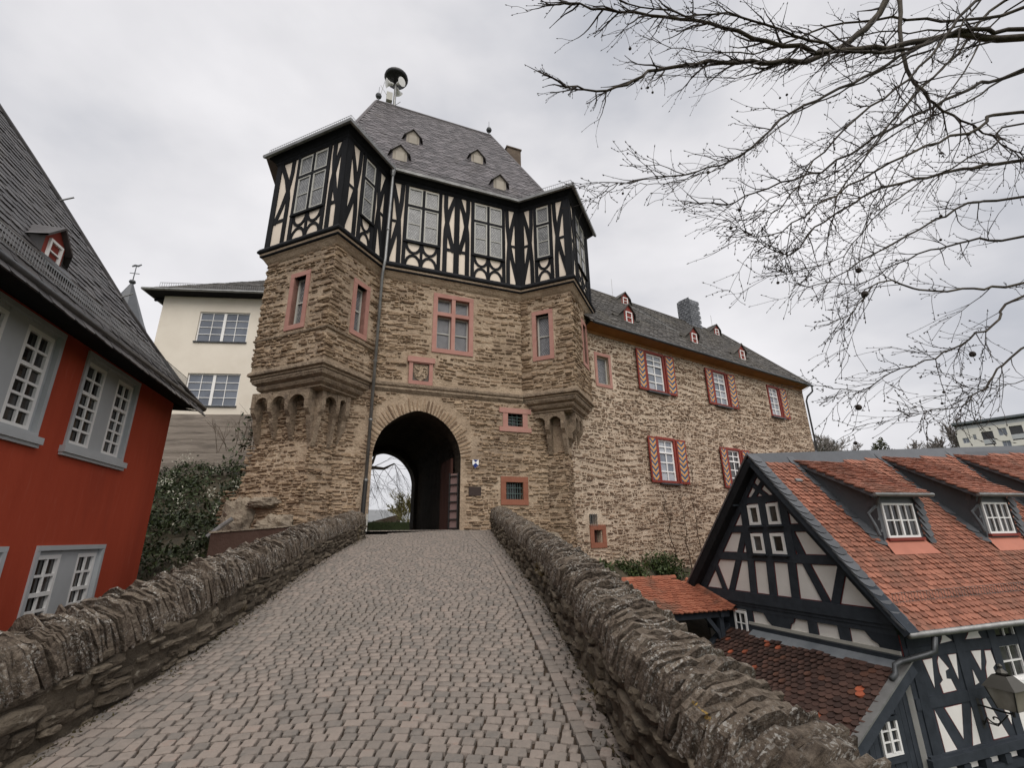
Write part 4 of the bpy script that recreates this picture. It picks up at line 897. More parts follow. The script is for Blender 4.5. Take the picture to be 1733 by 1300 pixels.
cup = r0-e[0]; cup = cup-cf.X*cup.dot(cf.X); crf = rooffr(e[0], cf.X, cup); HC = cup.length
pieces('slate', tile_variants('slate', 12), tiling(crf, .3, .2, inpoly([(0, 0), (13.3, 0), (11.3, HC), (7.7, HC)]), 0, 13, 0, HC-.1, 61, .016, 1.3), cro, M_WSLATE, 0, 'slates')
mb = MB(); mb.face([cf.P(-2.3, 16.0, .75), cf.P(11, 16.0, .75), cf.P(11, 15.95, -.05), cf.P(-2.3, 15.95, -.05)]); mb.face([cf.P(-2.3, 16.0, .75), cf.P(-2.3, 16., -11), cf.P(-1.4, 15.95, -11), cf.P(-1.4, 15.95, 0)]); mb.build('soffit', M_BLACK, cream)
for k in range(10): MB().box(Fr(cf.P(-1.43, 15.8, -.4-k*.9), -cf.X, (0, 0, 1), cf.Z), 0, .8, 0, .14, -.06, .06).build('rafter_end', M_BLACK, cream)
MB().tube([e[3], e[0], e[1]], .09, 8).build('gutter', M_ZINC, cream); snowguard(cream, crf.P(.8, .25, .02), crf.P(12, .25, .02), .35, V((0, 0, 1)), .13, .012)
MB().tube([cf.P(-1.5, 15.7, -.6), cf.P(-1.52, 8.6, -.6)], .05, 6).build('downpipe', M_ZINC, cream)
mb = MB(); mb.face([cf.P(-16, 3, .05), cf.P(10, 3, .05), cf.P(10, 8.5, .05), cf.P(-16, 8.5, .05)]); mb.face([cf.P(-16, 8.5, .05), cf.P(10, 8.5, .05), cf.P(10, 8.5, -12), cf.P(-16, 8.5, -12)])
for k in range(1, 7): mb.box(cf, -16, 10, 3.3+k*.75, 3.315+k*.75, .03, .062)
tag(mb.build('retaining_wall', M_CONC), 'stained board-marked concrete retaining wall under the cream building', 'wall')
# church spire far behind
spire = thing('church_tower', 'slender grey slate church spire with weathercock, between red house roof and cream building', 'tower', (-63.5, 70, -4))
MB().lathe((-63.5, 70, 0), [(3.0, -4), (3.0, 34.6), (3.3, 35)], 4).build('shaft', M_CREAM, spire); so = MB().lathe((-63.5, 70, 0), [(3.5, 34.9), (2.9, 36.2), (.16, 43.0)], 8).build('spire_roof', M_NSLATE, spire)
MB().lathe((-63.5, 70, 43.1), [(.06, -.3), (.42, -.1), (.5, .12), (.4, .35), (.08, .55), (.06, 3.2)], 10).build('orb', M_DZINC, spire)
v = Fr((-63.5, 70, 0), (1, .3, 0), (0, 0, 1), (.3, -1, 0)); MB().ribbon(v, [(-.6, 46.1), (-.2, 46.35), (.25, 46.3), (.7, 46.65)], [.25, .4, .35, .2], -.03, .03).box(v, -.7, .7, 44.8, 44.9, -.04, .04).build('weathercock', M_DZINC, spire)
MB().box(v, -.3, .3, 37.0, 37.7, 2.2, 2.9).build('spire_dormer', M_NSLATE, so)
# ------------------------------------------------------------------ half-timbered house on the right
HX, HY = 8.75, 12.10
gf_ = wallfr(HX, HY, 160.5); sf = wallfr(HX, HY, 70.5)
house = thing('timber_house', 'black and white half-timbered house with orange clay tile roof and shed dormers, at right', 'house', sf.P(8, -4.2, -3))
def K(q): return (q[0]*1.1, 1.6+(q[1]-1.6)*1.1)
RZ_, RS, RE = 3.91, -3.16, -.58
mb = MB(); mb.face([gf_.P(*q) for q in [(-6.25, -4.2), (0, -4.2), (0, -.35), (RS, 3.62), (-6.25, -.35)]]); gp = mb.build('gable_infill', M_WPLAST, house)
def gb(pts, w, c=.04, par=None, fr_=None, m_=None, nm='timber'):
    par = par or gp; fr_ = fr_ or gf_; pts = [K(p) for p in pts]; w = w*1.1
    o = MB().ribbon(fr_, pts, w, 0, c).build(nm, m_ or M_DBLUE, par); MB().ribbon(fr_, pts, w+.035, 0, .006+c*.2).build('oxblood_line', M_OXLINE, par)
for pts, w, c in [([(-5.9, -.17), (0, -.17)], .30, .055), ([(-5.2, .94), (-.8, .94)], .21, .042), ([(-4.5, 1.70), (-1.5, 1.70)], .18, .044), ([(-3.75, 2.51), (-2.15, 2.51)], .12, .04),
                  ([(-5.12, .85), (-4.78, -.05)], .17, .036), ([(-3.62, 1.75), (-4.08, .82), (-4.53, -.05)], .19, .038), ([(-3.61, .9), (-3.69, -.05)], .23, .037), ([(-2.95, .9), (-3.02, -.05)], .24, .037), ([(-2.26, .9), (-2.33, -.05)], .24, .037), ([(-2.15, 1.7), (-1.83, .82), (-1.46, -.05)], .20, .038), ([(-.86, .9), (-1.27, -.05)], .20, .036),
                  ([(-3.56, 2.5), (-3.58, .9)], .26, .046), ([(-2.87, 2.5), (-2.89, .9)], .27, .047), ([(-2.21, 2.5), (-2.20, .9)], .24, .046), ([(-3.5, 2.46), (-2.2, 2.46)], .14, .048), ([(-3.5, 1.70), (-2.2, 1.70)], .20, .049), ([(-3.34, 3.12), (-2.62, 2.5)], .13, .036), ([(-2.62, 3.05), (-3.2, 2.5)], .13, .038),
                  ([(-5.95, -.25), (-2.95, 3.30)], .30, .05), ([(.05, -.25), (-2.85, 3.30)], .30, .051)]: gb(pts, w, c)
for w in [(-3.40, -3.0, 1.80, 2.35), (-2.73, -2.34, 1.80, 2.35), (-3.44, -3.02, 1.04, 1.57), (-2.77, -2.33, 1.04, 1.57)]:
    (a0, b0), (a1, b1) = K((w[0], w[2])), K((w[1], w[3])); window(house, gf_, a0, a1, b0, b1, .07, 1, 1, M_WHITE, M_GLASSD, .085, dp=.07); MB().box(gf_, a0-.05, a1+.08, b0-.06, b0-.01, 0, .12).build('window_sill', M_DBLUE, house)
    quadpane(gf_, a0, a1, b0, b1, .012).build('window_back', M_DBLUE, house)
for s_ in (-3.78, -2.02): MB().box(gf_, s_*1.1-.08, s_*1.1+.08, 2.42, 2.58, 0, .28).build('purlin_end', M_DBLUE, house)
# lower gable wall: dark sill mouldings and panels
for z0, z1, c in ((-.30, -.02, .10), (-.38, -.30, .07), (-.50, -.38, .05), (-1.08, -.86, .05)): (a0, b0), (a1, b1) = K((-5.75, z0)), K((.0, z1)); MB().box(gf_, a0, a1, b0, b1, 0, c).build('timber', M_DBLUE, gp)
for pl in ([(-3.46, -.5), (-2.48, -.5), (-2.52, -.60), (-2.62, -.66), (-2.66, -.76), (-2.79, -.87), (-3.18, -.87), (-3.24, -.76), (-3.34, -.68), (-3.40, -.58)], [(-.70, -.48), (0, -.48), (0, -.87), (-.37, -.87), (-.44, -.72), (-.56, -.66), (-.64, -.56)], [(-2.1, -.5), (-1.86, -.5), (-1.86, -.9), (-2.12, -.9)], [(-1.32, -.5), (-1.04, -.5), (-1.05, -.9), (-1.31, -.9)], [(-4.05, -.5), (-3.85, -.5), (-3.84, -.9), (-4.05, -.9)], [(-5.75, -.4), (-4.55, -.4), (-4.55, -1.2), (-5.75, -1.2)]):
    MB().prism(gf_, [K(q) for q in pl], 0, .045).build('timber', M_DBLUE, gp); cx_ = sum(q[0] for q in pl)/len(pl); cy_ = sum(q[1] for q in pl)/len(pl); MB().prism(gf_, [K((cx_+(q[0]-cx_)*1.04, cy_+(q[1]-cy_)*1.0)) for q in pl], 0, .012).build('oxblood_line', M_OXLINE, gp)
(a0, b0), (a1, b1) = K((-4.52, -1.18)), K((-4.06, -.55)); window(house, gf_, a0, a1, b0, b1, .09, 2, 2, M_WHITE, M_GLASSD, .06, .03); MB().box(gf_, a0-.1, a1+.05, b0-.1, b0, 0, .22).build('window_sill', M_WHITE, house)
# side wall
SP = dict(a=[(.54, -.99), (.83, -.98), (.69, -1.5)], b=[(1.05, -.96), (1.27, -1.21), (1.15, -1.24), (1.12, -1.38), (1.25, -1.40), (1.33, -1.61), (.92, -1.62), (.89, -1.45), (1.0, -1.4), (.96, -1.25), (.98, -1.05)], c=[(1.36, -.96), (1.62, -.96), (1.49, -1.42)], d=[(2.14, -.95), (2.47, -.96), (2.3, -1.33)], e=[(2.60, -.98), (2.80, -.99), (2.84, -1.26), (2.72, -1.32), (2.78, -1.51), (2.43, -1.51), (2.48, -1.3), (2.56, -1.2)], e2=[(2.02, -1.3), (2.12, -1.55), (1.98, -1.58)],
          f=[(.52, -1.89), (.9, -2.62), (.54, -2.63)], g=[(.84, -1.88), (1.37, -1.87), (1.16, -2.45)], h=[(1.69, -1.86), (1.76, -2.59), (1.4, -2.6)], i=[(2.07, -1.86), (2.19, -1.84), (2.59, -2.58), (2.09, -2.58)], j=[(2.6, -1.88), (3.0, -1.86), (2.8, -2.4)], t1=[(1.35, -.55), (1.45, -.6), (1.61, -.7), (1.21, -.73), (1.3, -.64)], t2=[(2.28, -.53), (2.6, -.52), (2.55, -.62), (2.61, -.72), (2.08, -.71), (2.2, -.62)], k=[(3.2, -1.9), (3.6, -1.9), (3.5, -2.58), (3.1, -2.58)], l=[(4.1, -1), (4.5, -1), (4.4, -2.5), (4.1, -2.5)])
mb = MB(); SWN = [(3.07*1.1, 3.90*1.1, 1.6+(-1.62-1.6)*1.1, 1.6+(-.52-1.6)*1.1)]; holed(mb, sf, 0, 18, -3.25, -.3, SWN, .12); mb.face([sf.P(0, -4.2, -.25), sf.P(18, -4.2, -.25), sf.P(18, -3.2, -.25), sf.P(0, -3.2, -.25)]); mb.face([sf.P(18, -4.2), sf.P(18, 3, -3), sf.P(18, -4.2, -6.3)]); swl = mb.build('side_timber_wall', M_DBLUE, house)
for pl in SP.values():
    q = [K(p) for p in pl]; cx_ = sum(p[0] for p in q)/len(q); cy_ = sum(p[1] for p in q)/len(q)
    MB().prism(sf, [(cx_+(x-cx_)*1.09, cy_+(y-cy_)*1.05) for x, y in q], -.01, .004).build('oxblood_line', M_OXLINE, swl); MB().prism(sf, q, -.01, .010).build('infill_panel', M_WPLAST, swl)
for z0, z1, c in ((-2.80, -2.64, .12), (-2.64, -2.60, .06), (-1.84, -1.64, .022), (-.94, -.74, .02)): (_, b0), (_, b1) = K((0, z0)), K((0, z1)); MB().box(sf, -.05 if c > .1 else .02, 18, b0, b1, 0, c).build('timber_rail', M_DBLUE, swl)
for x in (.28, 1.78, 2.98, 4.0): (a0, b0), (a1, b1) = K((x-.13, -2.62)), K((x+.13, -.55)); MB().box(sf, a0, a1, b0, b1, 0, .028).build('timber_post', M_DBLUE, swl)
for k in range(9): MB().box(sf, .25+k*.72, .47+k*.72, -3.46, -3.28, -.25, .08).build('joist_end', M_DBLUE, swl); MB().box(sf, .5+k*.72, .93+k*.72, -3.44, -3.29, -.25, -.06).build('infill_panel', M_WPLAST, swl)
MB().box(sf, -.02, 18, -3.60, -3.46, -.25, .03).build('timber_rail', M_DBLUE, swl)
window(house, sf, *SWN[0], .0, 2, 2, M_WHITE, M_GLASSD, .075, .035, transom=SWN[0][2]+(SWN[0][3]-SWN[0][2])*.64, trows=1, mull=1); MB().box(sf, SWN[0][0]-.1, SWN[0][1]+.1, SWN[0][2]-.08, SWN[0][2], 0, .14).build('window_sill', M_WHITE, house)
# roof
hrf = rooffr(sf.P(-.32, RE, .36), sf.X, V((0, 0, 4.49))-sf.Z*3.52)
def RT(a): return 5.70+a*.091
top = [hrf.P(a, RT(a)) for a in (0, 6, 12, 18.3)]
mb = MB(); mb.face([hrf.P(0, 0), hrf.P(18.3, 0)]+top[::-1]); lef = [sf.P(-.32+a, -.15, -6.62) for a in (0, 6, 12, 18.3)]
for k in range(3): mb.face([top[k], top[k+1], lef[k+1], lef[k]])
hro = mb.build('roof', M_TILE, house)
DS = [(1.46, 3.91, 0.), (6.0, 8.42, .06), (10.6, 13.05, .12)]
def roofins(a, b):
    if not (.32 < a < 18.2 and b < RT(a)-.42): return False
    s_ = a-.32
    for x0, x1, dz in DS:
        if x0+.02 < s_ < x1-.42 and b > 2.55: return False
        if x0+.25 < s_ < x1-.3 and 1.98 < b < 2.6: return False
        if x0+.02 < s_ < x1-.1 and b > 4.2: return False
    return True
pieces('roof_tile', tile_variants('round', 14), tiling(hrf, .185, .15, roofins, .3, 18.2, .0, 7.4, 71, .036, 1.3, jz=.008), hro, M_TILE, 300, 'roof_tiles_far')
rc = MB()
for k in range(3):
    a0, a1 = (0, 6, 12, 18.3)[k:k+2]
    for b0_, b1_, cc in ((-.46, -.22, .02), (-.24, .03, .045)): rc.face([hrf.P(a0, RT(a0)+b0_, cc), hrf.P(a1, RT(a1)+b0_, cc), hrf.P(a1, RT(a1)+b1_, cc+.03), hrf.P(a0, RT(a0)+b1_, cc+.03)]); rc.face([hrf.P(a0, RT(a0)+b0_, cc), hrf.P(a1, RT(a1)+b0_, cc), hrf.P(a1, RT(a1)+b0_, 0), hrf.P(a0, RT(a0)+b0_, 0)])
rc.build('ridge_slates', M_NSLATE, hro)
vp = []
rv = random.Random(4)
b = .0
while b < 5.6: vp.append((rv.randrange(6), hrf.M(.17, b+.27, .04, .40, .33, .035, rv.gauss(0, .03)), .4)); b += .225
pieces('verge_slate', tile_variants('round', 15), vp, hro, M_NSLATE, 60)
bb = MB(); ve = Fr(gf_.P(0, 0, .30), gf_.X, (0, 0, 1), gf_.Z)
bb.ribbon(ve, [(RS, RZ_-.17), (-6.68, -.22)], .30, -.3, .04); bb.build('barge_board', M_BLACK, house); MB().ribbon(ve, [(RS, RZ_-.13), (.42, RE-.02)], .16, -.3, .03).build('barge_board', M_DBLUE, house)
MB().ribbon(ve, [(RS+.02, RZ_+.02), (-6.75, -.10)], .05, -.33, .07).build('verge_slates_left', M_SLATE, house)
gt = MB(); gt.tube([sf.P(-.3, RE-.03, .44), sf.P(18, RE-.03, .44)], .07, 8); gt.build('gutter', M_ZINC, house, True)
gt = MB(); gt.tube([sf.P(.5, RE-.1, .44), sf.P(.45, -.98, .40), sf.P(.30, -1.05, .30), sf.P(-.25, -1.18, .10), sf.P(-.42, -1.24, .06), sf.P(-.45, -1.42, .05), sf.P(-.62, -1.50, .05)], .06, 8); gt.build('downpipe', M_DZINC, house, True)
snowguard(house, hrf.P(.35, .62, .10), hrf.P(17, .75, .10), .22, V((0, 0, 1)), .11, .005)
for x0, x1, dz in DS:
    o_ = -1.1; a0, a1 = x0+.42, x1-.30; zb, ze = 1.26+dz, 2.56+dz; fz = Fr(sf.P(0, 0, o_), sf.X, (0, 0, 1), sf.Z)
    d = MB(); d.face([fz.P(a0, zb), fz.P(a1, zb), fz.P(a1, ze), fz.P(a0, ze)])
    rt_ = hrf.P(x0+.32, RT(x0)-.25); rq = hrf.P(x1+.32, RT(x1)-.25)
    d.face([fz.P(a0, zb), fz.P(a0, ze), rt_]); d.face([fz.P(a1, zb), fz.P(a1, ze), rq]); do = d.build('dormer', M_NSLATE, house)
    window(house, fz, a0+.22, a1-.20, zb+.14, ze-.22, .05, 2, 2, M_WHITE, M_GLASSD, .06, .035, mull=2, midw=.07, name='dormer_window'); MB().box(fz, a0+.15, a1-.1, zb+.06, zb+.14, -.02, .1).build('window_sill', M_OXRED, do)
    E0, E1 = sf.P(x0, ze+.02, -.80), sf.P(x1, ze+.04, -.80); upd = rt_-E0; upd -= sf.X*upd.dot(sf.X); drf = rooffr(E0, sf.X, upd); HD = upd.length
    rq = drf.P(x1-x0, HD); rt_ = drf.P(0, HD); rr2 = MB(); rr2.face([E0, E1, rq, rt_]); rr2.face([E0-V((0, 0, .10)), E1-V((0, 0, .10)), rq-V((0, 0, .1)), rt_-V((0, 0, .1))]); rr2.face([E0, E1, E1-V((0, 0, .1)), E0-V((0, 0, .1))]); rr2.face([E0, rt_, rt_-V((0, 0, .1)), E0-V((0, 0, .10))]); dro = rr2.build('dormer_roof', M_NSLATE, house)
    pieces('roof_tile', tile_variants('round', 16), tiling(drf, .185, .15, lambda a, b: .02 < a < x1-x0-.06, .05, x1-x0-.05, .0, HD-.05, 73+int(x0), .034, 1.3, jz=.006), dro, M_TILE, 60, 'roof_tiles_far')
    MB().tube([E0+V((0, 0, -.03))+sf.Z*.05, E1+V((0, 0, -.03))+sf.Z*.05], .05, 8).build('dormer_gutter', M_ZINC, house)
    MB().tube([E0+sf.X*.2+V((0, 0, -.08)), sf.P(x0+.25, ze-.3, -.95), sf.P(x0+.02, ze-.52, -1.05), sf.P(x0-.0, ze-.85, -.92), sf.P(x0-.02, ze-1.1, -.85)], .045, 8).build('dormer_pipe', M_DZINC, house)
    ap_ = MB(); ap_.face([hrf.P(x0+.62, 1.93, .06), hrf.P(x1+.05, 1.93, .06), hrf.P(x1-.02, 2.40, .05), hrf.P(x0+.74, 2.40, .05)]); ap_.face([hrf.P(x0+.62, 1.93, .06), hrf.P(x1+.05, 1.93, .06), hrf.P(x1+.05, 1.93, 0), hrf.P(x0+.62, 1.93, 0)]); ap_.build('dormer_apron', flat('salmon_lead', (.40, .15, .10)), do)
    cs = []; n_ = 11
    ck = Fr(fz.P(a0, 0), -sf.Z, (0, 0, 1), -sf.X); ckp = []        # slated cheek
    for r_ in range(9):
        zz_ = zb+.1+r_*.16
        for q_ in range(12):
            x_ = .05+q_*.22+(.11 if r_ % 2 else 0)
            if zb+x_*1.30 < zz_+.1 and zz_ < ze+x_*.5: ckp.append(((r_+q_) % 6, ck.M(x_, zz_+.14, .01, .235, .21, .016, rnd.gauss(0, .03)), .2))
    pieces('cheek_slate', tile_variants('slate', 21), ckp, do, M_NSLATE, 80)
    for k in range(n_):            # slate valley along the left cheek and curled slates right of the window
        t = k/(n_-1); bb_ = 2.35+(RT(x0)-2.75)*t; cs.append((k % 6, hrf.M(x0+.32+.30*(1-t)+.0, bb_+.32, .035+.01*(k % 2), .44-.16*t, .42, .02, -.25), .3))
    for k in range(6): cs.append((k % 6, fz.M(a1-.02+.10*(1-k/5)**2, zb+.2+k*.2, .03, .22, .26, .05, .5), .2))
    pieces('valley_slate', tile_variants('slate', 18), cs, do, M_NSLATE, 40)
for a, b in ((1.1, 4.6), ): MB().box(Fr(hrf.P(a, b, .05), hrf.X, hrf.Y, hrf.Z), -.12, .12, -.05, .05, -.02, .06).build('roof_hook', M_ZINC, hro)
# lean-to annex in front of the gable
GDv, SDv = sf.Z, sf.X; hb = V((HX, HY, 0))
def AX(g, s_, z): return hb+GDv*g+SDv*s_+V((0, 0, z))
def azr(s_): return -1.23+.605*(s_-.05)
anx = MB(); anx.face([AX(-5.3, -3.4, azr(-3.4)), AX(.12, -3.4, azr(-3.4)), AX(.12, .0, azr(0)), AX(-5.3, .0, azr(0))]); ao = anx.build('annex_roof', M_DTILE, house)
arf = rooffr(AX(-5.3, -3.4, azr(-3.4)), GDv, SDv+V((0, 0, .605))); HA = (SDv*3.4+V((0, 0, .605*3.4))).length
pieces('roof_tile', tile_variants('round', 19), tiling(arf, .185, .15, lambda a, b: .1 < a < 5.33, .1, 5.3, .0, HA-.36, 77, .034, 1.3, jz=.006), ao, M_DTILE, 300, 'roof_tiles_far')
fl_ = MB(); fl_.face([arf.P(1.0, HA-.36, .05), arf.P(5.35, HA-.36, .05), arf.P(5.35, HA-.0, .05), arf.P(1.0, HA-.0, .05)]); fl_.face([arf.P(1., HA, .05), arf.P(5.35, HA, .05), gf_.P(0, azr(0)+.16, .06), gf_.P(-4.35, azr(0)+.16, .06)]); fl_.build('flashing', mat('lead_sheet', [(.2, (.13, .145, .16)), (.8, (.22, .235, .25))], ns=2, rn=0, rough=.5, bump=.2, bs=6), ao)
MB().box(gf_, -4.4, 0, azr(0)+.16, azr(0)+.24, 0, .07).build('flashing_rail', M_LGREY, ao)
vf = Fr(AX(.10, 0, 0), -SDv, (0, 0, 1), GDv)
MB().ribbon(vf, [(-.05, azr(.05)-.08), (3.4, azr(-3.4)-.08)], .26, -.05, .05).build('barge_board', M_DBLUE, ao); MB().ribbon(vf, [(-.05, azr(.05)+.06), (3.4, azr(-3.4)+.06)], .035, -.15, .07).build('verge_trim', M_ZINC, ao)
MB().ribbon(Fr(AX(-5.32, 0, 0), -SDv, (0, 0, 1), GDv), [(-.3, azr(.3)-.02), (3.4, azr(-3.4)-.02)], .2, -.1, .1).build('barge_board', M_DBLUE, ao)
aw = MB(); aw.face([AX(-.15, -3.3, -4.2), AX(-.15, .05, -4.2), AX(-.15, .05, azr(.05)), AX(-.15, -3.3, azr(-3.3))]); awo = aw.build('annex_wall', M_DBLUE, house); af = Fr(AX(-.15, 0, 0), SDv, (0, 0, 1), GDv)
for k in range(20):
    x = -3.3+k*.165; MB().prism(af, [(x+.006, -4.2), (x+.157, -4.2), (x+.157, azr(x+.157)-.05), (x+.006, azr(x)-.05)], 0, .022+.004*(k % 2)).build('plank', M_DBLUE, awo)
window(house, af, -1.10, -.55, -2.93, -2.22, .07, 1, 3, M_WHITE, M_GLASSD, .055, .025, mull=2, midw=.07); MB().box(af, -1.18, -.5, -2.30, -2.22, 0, .09).box(af, -1.2, -.45, -3.05, -2.95, 0, .09).build('window_trim', M_DBLUE, awo)
# ------------------------------------------------------------------ tiled canopy between house and bridge
can = thing('tiled_canopy', 'small open timber canopy with bright orange tiled roof behind the right parapet', 'canopy', AX(-6, -1.8, -4.2))
cr_, ce_ = (-7.25, .03), (-4.88, -.75)
cm = MB(); cm.face([AX(ce_[0], -3.5, ce_[1]), AX(ce_[0], -.14, ce_[1]), AX(-6.85, -.14, -.10), AX(cr_[0], -.9, cr_[1]), AX(cr_[0], -3.5, cr_[1])]); cno = cm.build('roof', M_OTILE, can)
upc = AX(cr_[0], 0, cr_[1])-AX(ce_[0], 0, ce_[1]); crf2 = rooffr(AX(ce_[0], -4.2, ce_[1]), SDv, upc); HCn = upc.length
pieces('roof_tile', tile_variants('round', 20), tiling(crf2, .185, .165, inpoly([(.7, -.1), (3.98, -.1), (3.98, HCn-.5), (3.4, HCn-.02), (.7, HCn-.02)]), .0, 4.0, -.02, HCn-.04, 79, .034, 1.3, jz=.006), cno, M_OTILE, 300, 'roof_tiles_far')
for p, q in ((AX(cr_[0], -3.5, cr_[1]+.03), AX(cr_[0], -.5, cr_[1]+.03)), (AX(-6.95, -.2, -.0), AX(-4.85, -.12, -.70))):
    n_ = int((q-p).length/.3)
    for k in range(n_): MB().tube([p+(q-p)*(k/n_), p+(q-p)*((k+1.08)/n_)], [.085, .10], 8, False).build('ridge_tile', M_OTILE, cno)
for s_ in (-.55, -3.2):
    for g_ in (-5.1, -6.9): c = AX(g_, s_, 0); MB().box(Fr((c.x, c.y, 0), SDv, (0, 0, 1), GDv), -.08, .08, -4.2, -.85 if g_ > -6 else -.4, -.08, .08).build('post', M_DBLUE, can)
    MB().box(Fr(AX(-6.5, s_, -.95), GDv, (0, 0, 1), SDv), -.6, 1.55, 0, .14, -.06, .06).build('tie_beam', M_DBLUE, can)
    bx_ = Fr(AX(-5.1, s_, 0), SDv, (0, 0, 1), GDv); MB().ribbon(bx_, [(0, -1.75), (.12*(-1 if s_ > -1 else 1), -1.4), (.5*(-1 if s_ > -1 else 1), -.95)], .13, -.05, .05).build('knee_brace', M_DBLUE, can)
MB().box(Fr(AX(-5.1, 0, -.96), SDv, (0, 0, 1), GDv), -3.4, -.2, 0, .16, -.07, .07).build('plate', M_DBLUE, can)
MB().box(Fr(AX(-5.05, 0, -2.1), SDv, (0, 0, 1), GDv), -3.4, -.2, 0, .12, -.05, .05).build('handrail', M_DBLUE, can)
# ------------------------------------------------------------------ lantern on the house wall
lan = thing('wall_lantern', 'old glazed street lantern on a scrolled iron bracket at the half-timbered house', 'lantern', sf.P(2.06, -2.4, .02))
LC = sf.P(2.06, 0, .66)
lb = MB(); lb.box(Fr(sf.P(2.06, 0, .0), sf.X, (0, 0, 1), sf.Z), -.05, .05, -2.75, -2.15, 0, .03); lb.tube([sf.P(2.06, -2.28, .02), sf.P(2.06, -2.30, .40), LC+V((0, 0, -2.30))], .022, 6)
sc = [sf.P(2.06, -2.68+.0, .03)]+[sf.P(2.06, -2.50+.16*math.sin(t)*(1-t/11), .28+.20*math.cos(t)*(1-t/11)) for t in [math.pi+.45*j for j in range(16)]]; lb.tube(sc, .016, 5); lb.tube([sf.P(2.06, -2.6, .03), sf.P(2.06, -2.62, .3), sf.P(2.06, -2.34, .55)], .014, 5); lb.build('bracket', M_IRON, lan)
M_LANT = flat('lantern_metal', (.085, .08, .07), rough=.5, metal=.3)
def ring4(z0, w0, z1, w1, mat_, nm):
    m_ = MB(); f4 = [(-1, -1), (1, -1), (1, 1), (-1, 1)]
    for k in range(4):
        a, b = f4[k], f4[(k+1) % 4]; m_.face([LC+sf.X*a[0]*w0+sf.Z*a[1]*w0+V((0, 0, z0)), LC+sf.X*b[0]*w0+sf.Z*b[1]*w0+V((0, 0, z0)), LC+sf.X*b[0]*w1+sf.Z*b[1]*w1+V((0, 0, z1)), LC+sf.X*a[0]*w1+sf.Z*a[1]*w1+V((0, 0, z1))])
    return m_.build(nm, mat_, lan)
ring4(-2.20, .17, -1.78, .26, mat('lantern_glass', [(.2, (.17, .15, .125)), (.8, (.26, .235, .2))], rough=.15, bump=0, rn=0, spec=.5), 'glass'); ring4(-1.78, .30, -1.60, .18, M_LANT, 'hood'); ring4(-1.60, .18, -1.53, .13, M_LANT, 'hood_top'); ring4(-1.785, .0, -1.78, .30, M_LANT, 'hood_plate'); ring4(-2.24, .0, -2.20, .18, M_LANT, 'base_plate')
MB().lathe(LC+V((0, 0, -1.53)), [(.08, 0), (.11, .05), (.06, .1), (.03, .13), (.05, .18), (.015, .22)], 8).build('cap', M_LANT, lan)
fm = MB()
for a, b in ((-1, -1), (1, -1), (1, 1), (-1, 1)): fm.tube([LC+(sf.X*a+sf.Z*b)*.172+V((0, 0, -2.2)), LC+(sf.X*a+sf.Z*b)*.262+V((0, 0, -1.78))], .014, 5)
fm.tube([LC+V((0, 0, -2.35)), LC+V((0, 0, -2.2))], .03, 6); fm.build('frame', M_IRON, lan)
# ------------------------------------------------------------------ small things on the tower
hs = thing('heritage_sign', 'small blue and white heritage shield sign beside the gate arch', 'sign', fl.P(3.49, 3.95, .04))
MB().prism(fl, [(3.38, 4.10), (3.60, 4.10), (3.60, 3.93), (3.49, 3.79), (3.38, 3.93)], .03, .052).build('plate', M_WHITE, hs)
M_BLUE = flat('sign_blue', (.012, .03, .16), rough=.4)
MB().prism(fl, [(3.49, 3.99), (3.585, 3.905), (3.49, 3.80), (3.395, 3.905)], .053, .057).build('blue_square', M_BLUE, hs); MB().prism(fl, [(3.40, 4.095), (3.58, 4.095), (3.49, 4.01)], .053, .057).build('blue_triangle', M_BLUE, hs)
tag(MB().box(fl, 3.27, 3.69, 2.90, 3.19, .03, .055).build('wall_plaque', flat('bronze_plaque', (.05, .035, .03), rough=.4, metal=.4)), 'small dark bronze plaque on the stone beside the gate', 'plaque')
si = thing('roof_siren', 'black mushroom-shaped siren on a pole with white loudspeakers, on the tower ridge', 'siren', TW(.25, -4.5, 22.9))
b_ = TW(.25, -4.5, 0)
MB().tube([b_+V((0, 0, 22.7)), b_+V((0, 0, 24.5))], .07, 8).build('pole', M_ZINC, si)
MB().lathe(b_+V((0, 0, 24.55)), [(.16, -.15), (.2, 0), (.56, .1), (.62, .22), (.60, .32), (.45, .48), (.22, .58), (.05, .62)], 20).build('dome', flat('siren_black', (.012, .012, .013), rough=.4), si, True)
for a in (0, 2.1, 4.2): d_ = V((math.cos(a-.6), math.sin(a-.6), 0)); MB().lathe(b_+V((0, 0, 24.3))+d_*.22, [(.07, -.1), (.09, .05), (.17, .2), (.24, .26)], 12, d_+V((0, 0, -.25))).build('loudspeaker', M_WHITE, si)
MB().box(Fr(b_+V((0, 0, 23.2)), TU, (0, 0, 1), TN), -.42, -.12, -.1, .42, -.1, .12).build('control_box', M_LGREY, si)
MB().tube([b_+V((0, 0, 23.1))-TU*.75, b_+V((0, 0, 24.4))-TU*.55], .012, 4).tube([b_+V((0, 0, 22.9))-TU*.05, b_+V((0, 0, 24.0))-TU*.75], .012, 4).tube([b_+V((0, 0, 22.9)), b_+V((0, 0, 23.3))+TU*.3], .015, 4).build('stays', M_ZINC, si)
